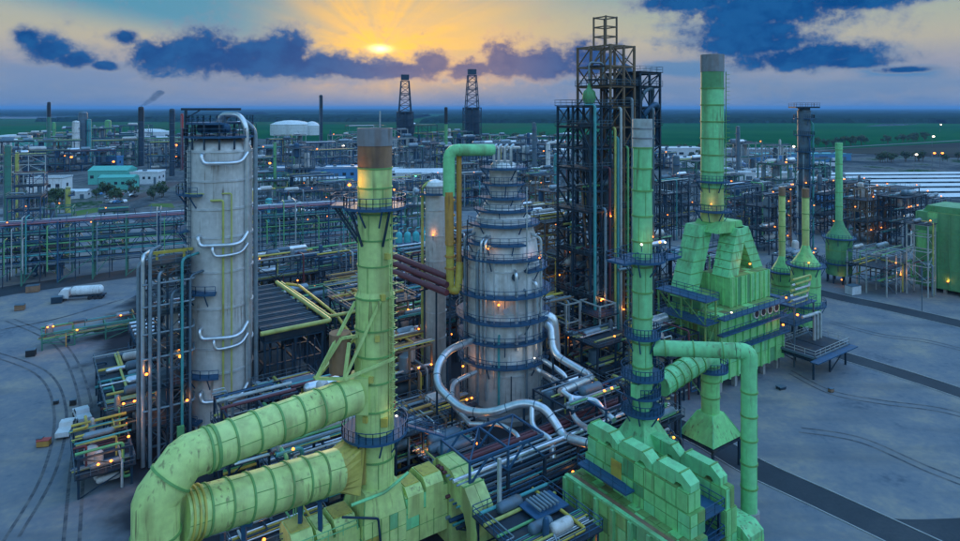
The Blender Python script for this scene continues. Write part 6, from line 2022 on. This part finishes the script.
building('white-roofed shed right of the front stack top', 424, 182, 38, 14, 7, 'roof_white', 'roof_white', 0.1, 'gable', 6)
building('small white roof close right of the front stack top', 397, 178, 14, 12, 6, 'roof_white', 'roof_white', 0.5, 'gable', 3)
building('pale shed roof in the works left of the front stack, nearer', 284, 254, 12, 5, 4, 'roof_white', 'roof_white', 0.35, 'gable', 3)
building('long pale roof beyond the fractionator', 545, 148, 90, 30, 9, 'roof_grey', 'roof_white', 0.1)
building('white roofed depot right of the slim stack', 676, 158, 52, 26, 10, 'roof_white', 'roof_white', 0.1)
building('low white depot hall right of the first depot', 688, 166, 40, 20, 7, 'roof_white', 'roof_white', 0.1)
building('long grey hall in the far right yard', 748, 156, 110, 26, 7, 'roof_grey', 'roof_grey', 0.05)
building('long teal-roofed hall behind the grey-blue column', 800, 160, 90, 18, 6, 'cladding_blue', 'cladding_teal', 0.05)
building('blue flat shed behind the dark frames on the right', 822, 208, 20, 12, 7, 'cladding_blue', 'cladding_blue', 0.2)
building('white low hall behind the tallest stack', 760, 180, 44, 10, 5, 'roof_white', 'roof_white', -0.1)
building('long white low hall right of the tallest stack', 790, 186, 40, 9, 5, 'roof_white', 'roof_white', -0.12)

# white sheds in parallel rows on the right
for k in range(6):
    p0 = G(848, 196 - 0.2 * k)
    x, y = 214 + 6 * k, 362 + 24 * k
    Ls = 150
    t = T('storage_shed', '%s of the long parallel white sheds on the right, counted from the near side' % ('first', 'second', 'third', 'fourth', 'fifth', 'sixth', 'seventh', 'eighth')[k], 'shed', (x + Ls / 2, y, 0), 0.06, 'long white sheds')
    t.box('wall', (0, 0, 0.5), (Ls, 14, 1.0), 'steel_grey')
    b = MB()
    b.prism([(-7.3, 1.0), (7.3, 1.0), (0, 1.7)], 'x', -Ls / 2 - .5, Ls / 2 + .5)
    t.mb('roof', b, 'roof_white')
    for j in range(10):
        t.box('door', (-Ls / 2 + Ls * (j + .5) / 10, -7.05, .5), (3.2, .1, .9), 'steel')


# ---- storage tanks
def tank(label, px, py, r, h, m='white', group=None, dome=0.12):
    p = G(px, py)
    t = T('storage_tank', label, 'tank', p, rnd.uniform(0, 6), group)
    for k in range(3):
        t.lathe('shell_course', [(r, h * k / 3), (r, h * (k + 1) / 3 - 0.06)], m, 36)
        t.lathe('wind_girder', [(r, h * (k + 1) / 3 - .15), (r * 1.012, h * (k + 1) / 3 - .15), (r * 1.012, h * (k + 1) / 3 + .15), (r, h * (k + 1) / 3 + .15)], 'steel_pale', 36)
    t.lathe('roof', [(r, h), (r * .7, h + r * dome * .6), (r * .35, h + r * dome * .9), (0.1, h + r * dome)], m, 36)
    t.pipe('stair', [(r * math.cos(a_) * 1.02, r * math.sin(a_) * 1.02, h * i / 8) for i, a_ in enumerate([3.4 + .12 * i for i in range(9)])], 0.3, 'steel_grey', 6)
    return t


tank('wide white domed tank in the far fields left of the front stack', 291, 135, 37, 20, 'white', dome=0.2)
tank('round white ball-like tank right of the wide domed tank', 312, 135, 14, 17, 'white', dome=0.6)
tank('pale tank in the far left works behind the smoking stack', 150, 140, 22, 15, 'white')
tank('second pale tank right behind the smoking stack', 160, 141, 18, 14, 'roof_white')
tank('small white tank in the middle works left of the front stack', 292, 224, 5, 6, 'roof_white')
tank('small grey tank next to the small white tank', 306, 222, 4.5, 5.5, 'grey_shell')
tank('small pale tank beyond the fractionator top', 508, 176, 8, 9, 'roof_white')
tank('small white tank right of the fractionator, far', 560, 160, 10, 10, 'white')
tank('pale tank in the far left works near the picture edge', 14, 146, 20, 13, 'roof_white')


# ---- trees
def tree_mesh(seed, m, h=9.0):
    g = random.Random(seed)
    tr = MB()
    tr.v, tr.f = tube_mesh([(0, 0, 0), (0.1, 0.05, h * .25), (0, 0.15, h * .6)], 0.22, 6, 0.5, 2)
    for k in range(4):
        a = g.uniform(0, 6.28)
        v, f = tube_mesh([(0, 0, h * .25), (math.cos(a) * h * .2, math.sin(a) * h * .2, h * .55)], 0.09, 5)
        n = len(tr.v)
        tr.v += v
        tr.f += [tuple(n + i for i in q) for q in f]
    cr = MB()
    lobes = [(Vector((g.uniform(-.26, .26) * h, g.uniform(-.26, .26) * h, h * g.uniform(.42, .85))), h * g.uniform(.13, .22)) for _ in range(9)]
    for c, r in lobes:
        for _ in range(42):
            d = Vector((g.gauss(0, 1), g.gauss(0, 1), g.gauss(0, 1))).normalized()
            p = c + d * r * g.uniform(.55, 1.05)
            s = h * g.uniform(.03, .06)
            u = d.cross(Vector((g.random(), g.random(), g.random()))).normalized() * s
            w_ = d.cross(u).normalized() * s * .8 + d * g.uniform(-.4, .4) * s
            n = len(cr.v)
            cr.v += [tuple(p + u), tuple(p + w_), tuple(p - u), tuple(p - w_)]
            cr.f.append((n, n + 1, n + 2, n + 3))
    return tr.mesh('trunk', 'bark', True), cr.mesh('crown', m)


TREES = [tree_mesh(1, 'leaf'), tree_mesh(2, 'leaf_dark'), tree_mesh(3, 'leaf'), tree_mesh(4, 'leaf_dark', 8.0)]


def tree(label, x, y, s, k, group):
    t = T('broadleaf_tree', label, 'tree', (x, y, 0), rnd.uniform(0, 6), group)
    M = Matrix.Diagonal((s * rnd.uniform(.9, 1.25), s * rnd.uniform(.9, 1.25), s, 1))
    t.link('trunk', TREES[k][0], M)
    t.link('crown', TREES[k][1], M)


g = random.Random(15)
for (px, py, n, sp, lb, gr) in ((40, 207, 10, 14, 'dark green tree in the clump left of the white box building', 'trees by the white box building'), (60, 203, 6, 9, 'green tree in front of the white box building', 'trees before the white box building'),
                                (108, 200, 9, 15, 'dark tree in the clump before the teal warehouses', 'trees before the teal warehouses'), (130, 193, 3, 6, 'tree at the corner of the bright teal warehouse', 'trees at the warehouse corner'),
                                (158, 198, 7, 14, 'dark tree left of the grey column on the verge', 'trees on the verge left of the grey column')):
    for k in range(n):
        p = G(px + g.uniform(-sp, sp), py + g.uniform(-4, 3))
        tree(lb, p.x, p.y, g.uniform(.6, .95), g.randrange(4), gr)
for (x0_, x1_, y0_, y1_, n, lb, gr, s0) in ((815, 925, 148, 141, 26, 'small tree in the line along the pale field road', 'tree line along the field road', 1.3), (860, 1000, 163, 160, 30, 'bushy tree on the edge of the ploughed field on the right', 'trees along the ploughed field', 1.0),
                                            (640, 730, 153, 151, 14, 'small tree at the near edge of the green field', 'trees at the near field edge', 1.0), (480, 570, 141, 139, 12, 'small tree beyond the fractionator at the field edge', 'trees at the field edge beyond the fractionator', 1.3),
                                            (20, 130, 141, 138, 16, 'hazy tree along the far left fields', 'trees along the far left fields', 1.5), (690, 720, 163, 158, 6, 'tree beside the white depots', 'trees beside the depots', 1.0)):
    for k in range(n):
        f_ = g.random()
        p = G(x0_ + (x1_ - x0_) * f_, y0_ + (y1_ - y0_) * f_ + g.uniform(-1, 1))
        tree(lb, p.x, p.y, s0 * g.uniform(.7, 1.3), g.randrange(4), gr)


# ---- vehicles
def car_mesh(m, L=4.6, kind='car'):
    b = MB()
    if kind == 'car':
        o = [(-L / 2, .35), (L / 2, .35), (L / 2, .8), (L * .28, .95), (L * .12, 1.45), (-L * .25, 1.45), (-L * .42, .95), (-L / 2, .9)]
    elif kind == 'pickup':
        o = [(-L / 2, .45), (L / 2, .45), (L / 2, 1.0), (L * .27, 1.12), (L * .14, 1.75), (-L * .1, 1.75), (-L * .14, 1.15), (-L / 2, 1.15)]
    else:
        o = [(-L / 2, .7), (L / 2, .7), (L / 2, 3.4), (-L / 2, 3.4)]
    b.prism(o, 'y', -0.92, 0.92)
    return b.mesh('body', m)


def glass_mesh(L, kind):
    b = MB()
    if kind == 'pickup':
        b.prism([(L * .245, 1.15), (L * .15, 1.68), (-L * .085, 1.68), (-L * .12, 1.2)], 'y', -0.94, 0.94)
    else:
        b.prism([(L * .255, .98), (L * .125, 1.38), (-L * .235, 1.38), (-L * .385, .98)], 'y', -0.94, 0.94)
    return b.mesh('window', 'glass')


VEH = {}


def vehicle(name, label, cat, x, y, rot, m, kind='car', group=None, L=4.6):
    t = T(name, label, cat, (x, y, 0.02), rot, group)
    key = (m, kind)
    if key not in VEH:
        VEH[key] = (car_mesh(m, L, kind), glass_mesh(L, kind))
    t.link('body', VEH[key][0])
    t.link('window', VEH[key][1])
    for sx_ in (-.32, .31):
        for s in (-1, 1):
            t.cyl('wheel', (L * sx_, .78 * s, .36), (L * sx_, .98 * s, .36), .36, 'rubber', 10)
    return t


p = G(67, 432)
vehicle('pickup_truck', 'white pickup parked on the left gravel, nearer one', 'pickup', p.x, p.y, 1.9, 'white', 'pickup', L=5.4)
p = G(82, 419)
vehicle('pickup_truck', 'pale pickup parked behind the nearer one on the left gravel', 'pickup', p.x, p.y, 2.3, 'roof_white', 'pickup', L=5.4)


def goods_box(label, px, py, size, m, rot=0.4, name='crate', lidm='steel_grey'):
    p = G(px, py)
    t = T(name, label, name.replace('_', ' '), p, rot)
    t.box('body', (0, 0, size[2] / 2 + .12), size, m)
    t.box('lid', (0, 0, size[2] + .17), (size[0] + .1, size[1] + .1, .1), lidm)
    for s in (-1, 1):
        t.box('skid', (0, s * size[1] * .35, .06), (size[0], .15, .12), 'bark')


goods_box('blue tarp-covered stack on the gravel behind the pickups', 90, 428, (2.0, 1.4, .5), 'cladding_blue')
goods_box('dark crate on the left gravel above the pickups', 73, 405, (.9, .8, .8), 'black')
goods_box('small dark crate left of the other crate above the pickups', 56, 404, (.7, .7, .5), 'black')
goods_box('red and orange crate on the left gravel', 44, 446, (1.6, 1.0, .8), 'pipe_orange', 0.2, lidm='red')
goods_box('red crate beside the orange one on the left gravel', 40, 445, (.7, .8, .9), 'red', 0.2)
goods_box('dark box on the gravel left of the low skid', 31, 356, (1.6, 1.4, 1.2), 'black')
goods_box('dark box on the gravel edge below the left pipe rack', 20, 310, (2.0, 1.6, 1.2), 'rusty')
goods_box('dark skip under the left pipe rack', 57, 303, (2.4, 1.6, 1.5), 'steel', name='skip')
goods_box('brown skip under the left pipe rack', 33, 292, (3.0, 1.8, 1.7), 'rusty', name='skip')
goods_box('rust-red box on the right gravel below the cooler table', 831, 392, (.8, .6, .5), 'rusty')
goods_box('small dark pallet on the right gravel', 781, 389, (1.4, 1.0, .35), 'steel')
goods_box('white generator cabin near the conical green heater', 853, 294, (3.4, 2.2, 2.2), 'roof_white', name='cabin')
goods_box('low pallet on the gravel left of the slim stack foot', 560, 352, (2.2, 1.4, .6), 'steel')
goods_box('second low pallet on the gravel left of the slim stack foot', 572, 359, (2.2, 1.4, .6), 'steel_blue')

# tank truck on the left road
p = G(84, 299)
t = T('tank_truck', 'white tank truck parked on the road below the left pipe rack', 'truck', p, 0.25)
t.cyl('tank', (-3.0, 0, 2.3), (4.6, 0, 2.3), 1.2, 'white', shape='drum')
t.box('chassis', (0.4, 0, 0.95), (9.4, 1.5, .35), 'steel')
b = MB()
b.prism([(-5.6, .7), (-3.3, .7), (-3.3, 3.0), (-4.9, 3.0), (-5.5, 2.0)], 'y', -1.2, 1.2)
t.mb('cab', b, 'white')
t.box('windscreen', (-5.3, 0, 2.4), (.12, 2.0, .7), 'glass')
for x_ in (-4.6, 1.6, 3.0, 4.2):
    for s in (-1, 1):
        t.cyl('wheel', (x_, .85 * s, .5), (x_, 1.2 * s, .5), .5, 'rubber', 12)

# parked cars and trailers in the far right yard, and by the teal warehouses
CARM = ['white', 'roof_white', 'steel_grey', 'cladding_blue', 'red', 'black', 'galv']
CARN = {'white': 'white', 'roof_white': 'pale grey', 'steel_grey': 'dark grey', 'cladding_blue': 'blue', 'red': 'red', 'black': 'black', 'galv': 'silver'}
g = random.Random(44)
n = 0
for j in range(9):
    for i in range(15):
        if g.random() < 0.28:
            continue
        m = g.choice(CARM)
        p = G(716 + i * 8.0 + g.uniform(-2, 2) + j * 1.5, 158.5 + j * 2.0)
        vehicle('parked_car', '%s car parked in the crowded far right yard' % CARN[m], 'car', p.x, p.y, g.choice((0.1, 1.67)), m, 'car', 'cars parked in the far right yard')
for k in range(16):
    p = G(112 + g.uniform(-14, 22), 197 + g.uniform(-4, 6))
    m = g.choice(CARM)
    vehicle('parked_car', '%s car parked by the teal warehouses' % CARN[m], 'car', p.x, p.y, g.uniform(0, 3), m, 'car', 'cars parked by the teal warehouses')
TRM = mat('trailer_paint', (0.62, 0.66, 0.70), 0.5)
for k in range(34):
    p = G(700 + g.random() * 150, 161 + g.random() * 16)
    t = T('box_trailer', 'box trailer parked among the cars in the far right yard', 'trailer', p, g.choice((0.1, 1.6, 0.15)), 'trailers in the far right yard')
    Lt = g.uniform(10, 15)
    t.box('box', (0, 0, 2.3), (Lt, 2.5, 2.7), g.choice(['white', 'roof_white', 'trailer_paint', 'cladding_blue', 'steel_pale']))
    t.box('chassis', (0, 0, 0.8), (Lt * .95, 1.2, .3), 'steel')
    for s in (-1, 1):
        t.cyl('wheel', (Lt * .35, .9 * s, .5), (Lt * .35, 1.2 * s, .5), .5, 'rubber', 8)

# ---- lamp posts with lit heads
lamps = [(112, 178, 12, 'sodium', 'lit sodium lamp post before the long teal warehouse'), (70, 172, 12, 'sodium', 'lit sodium lamp post above the white box building'), (342, 160, 14, 'whitelamp', 'bright white lamp post in the far works left of the front stack'),
         (252, 178, 12, 'sodium', 'lit lamp post just right of the grey column'), (268, 180, 12, 'sodium', 'lit lamp post a little right of the grey column'), (413, 192, 10, 'greenlamp', 'green signal lamp post right of the front stack'),
         (940, 132, 16, 'whitelamp', 'farthest lamp post on the right by the field road'), (932, 147, 14, 'whitelamp', 'lamp post beyond the ploughed field on the right'), (914, 172, 14, 'whitelamp', 'lit lamp post left of the tree belt on the right'),
         (932, 170, 14, 'sodium', 'left one of a pair of lamp posts by the right tree belt'), (940, 170, 14, 'sodium', 'right one of a pair of lamp posts by the right tree belt'), (922, 311, 12, 'sodium', 'lamp post on the far right gravel beside the road'),
         (175, 162, 16, 'sodium', 'lit lamp post near the red-capped column'), (720, 160, 12, 'whitelamp', 'lamp post in the far right yard beside the tallest stack'), (792, 158, 12, 'whitelamp', 'lamp post in the far right yard left of the grey-blue column'), (600, 150, 14, 'whitelamp', 'lamp post beyond the drum structure')]
for (px, py, h, k, lb) in lamps:
    p = G(px, py)
    t = T('lamp_post', lb, 'lamp post', p, 0)
    lit = not (px == 922)
    t.bar('mast', (0, 0, 0), (0, 0, h), 0.16 if p.y < 300 else 0.3, 'steel_grey')
    t.bar('arm', (0, 0, h), (1.4, -.6, h + .3), 0.12, 'steel_grey')
    r = min(1.6, max(0.3, p.y * 0.0021))
    hd = t.box('lantern', (1.5, -.65, h + .32), (1.0 if p.y < 300 else r * 2, .4, .16), 'steel_grey')
    if lit:
        t.link('bulb', unit('bolt', k), Matrix.Translation((1.5, -.65, h + .2 - r * .5)) @ Matrix.Diagonal((r, r, r * .7, 1)), hd)

# ------------------------------------------------------------------ the air
hz = bpy.data.materials.new('haze')
hz.use_nodes = True
nt = hz.node_tree
nt.nodes.remove(nt.nodes["Principled BSDF"])
pv = nt.nodes.new("ShaderNodeVolumePrincipled")
pv.inputs['Color'].default_value = (0.22, 0.52, 0.95, 1)
pv.inputs['Density'].default_value = 0.00009
pv.inputs['Anisotropy'].default_value = 0.0
nt.links.new(pv.outputs[0], nt.nodes["Material Output"].inputs['Volume'])
hb = MB()
hb.box((0, 46000, 49.5), (184000, 98500, 103))
MATS['haze'] = hz
o = bpy.data.objects.new('haze', hb.mesh('haze', 'haze'))
COL.objects.link(o)
o['kind'] = 'stuff'
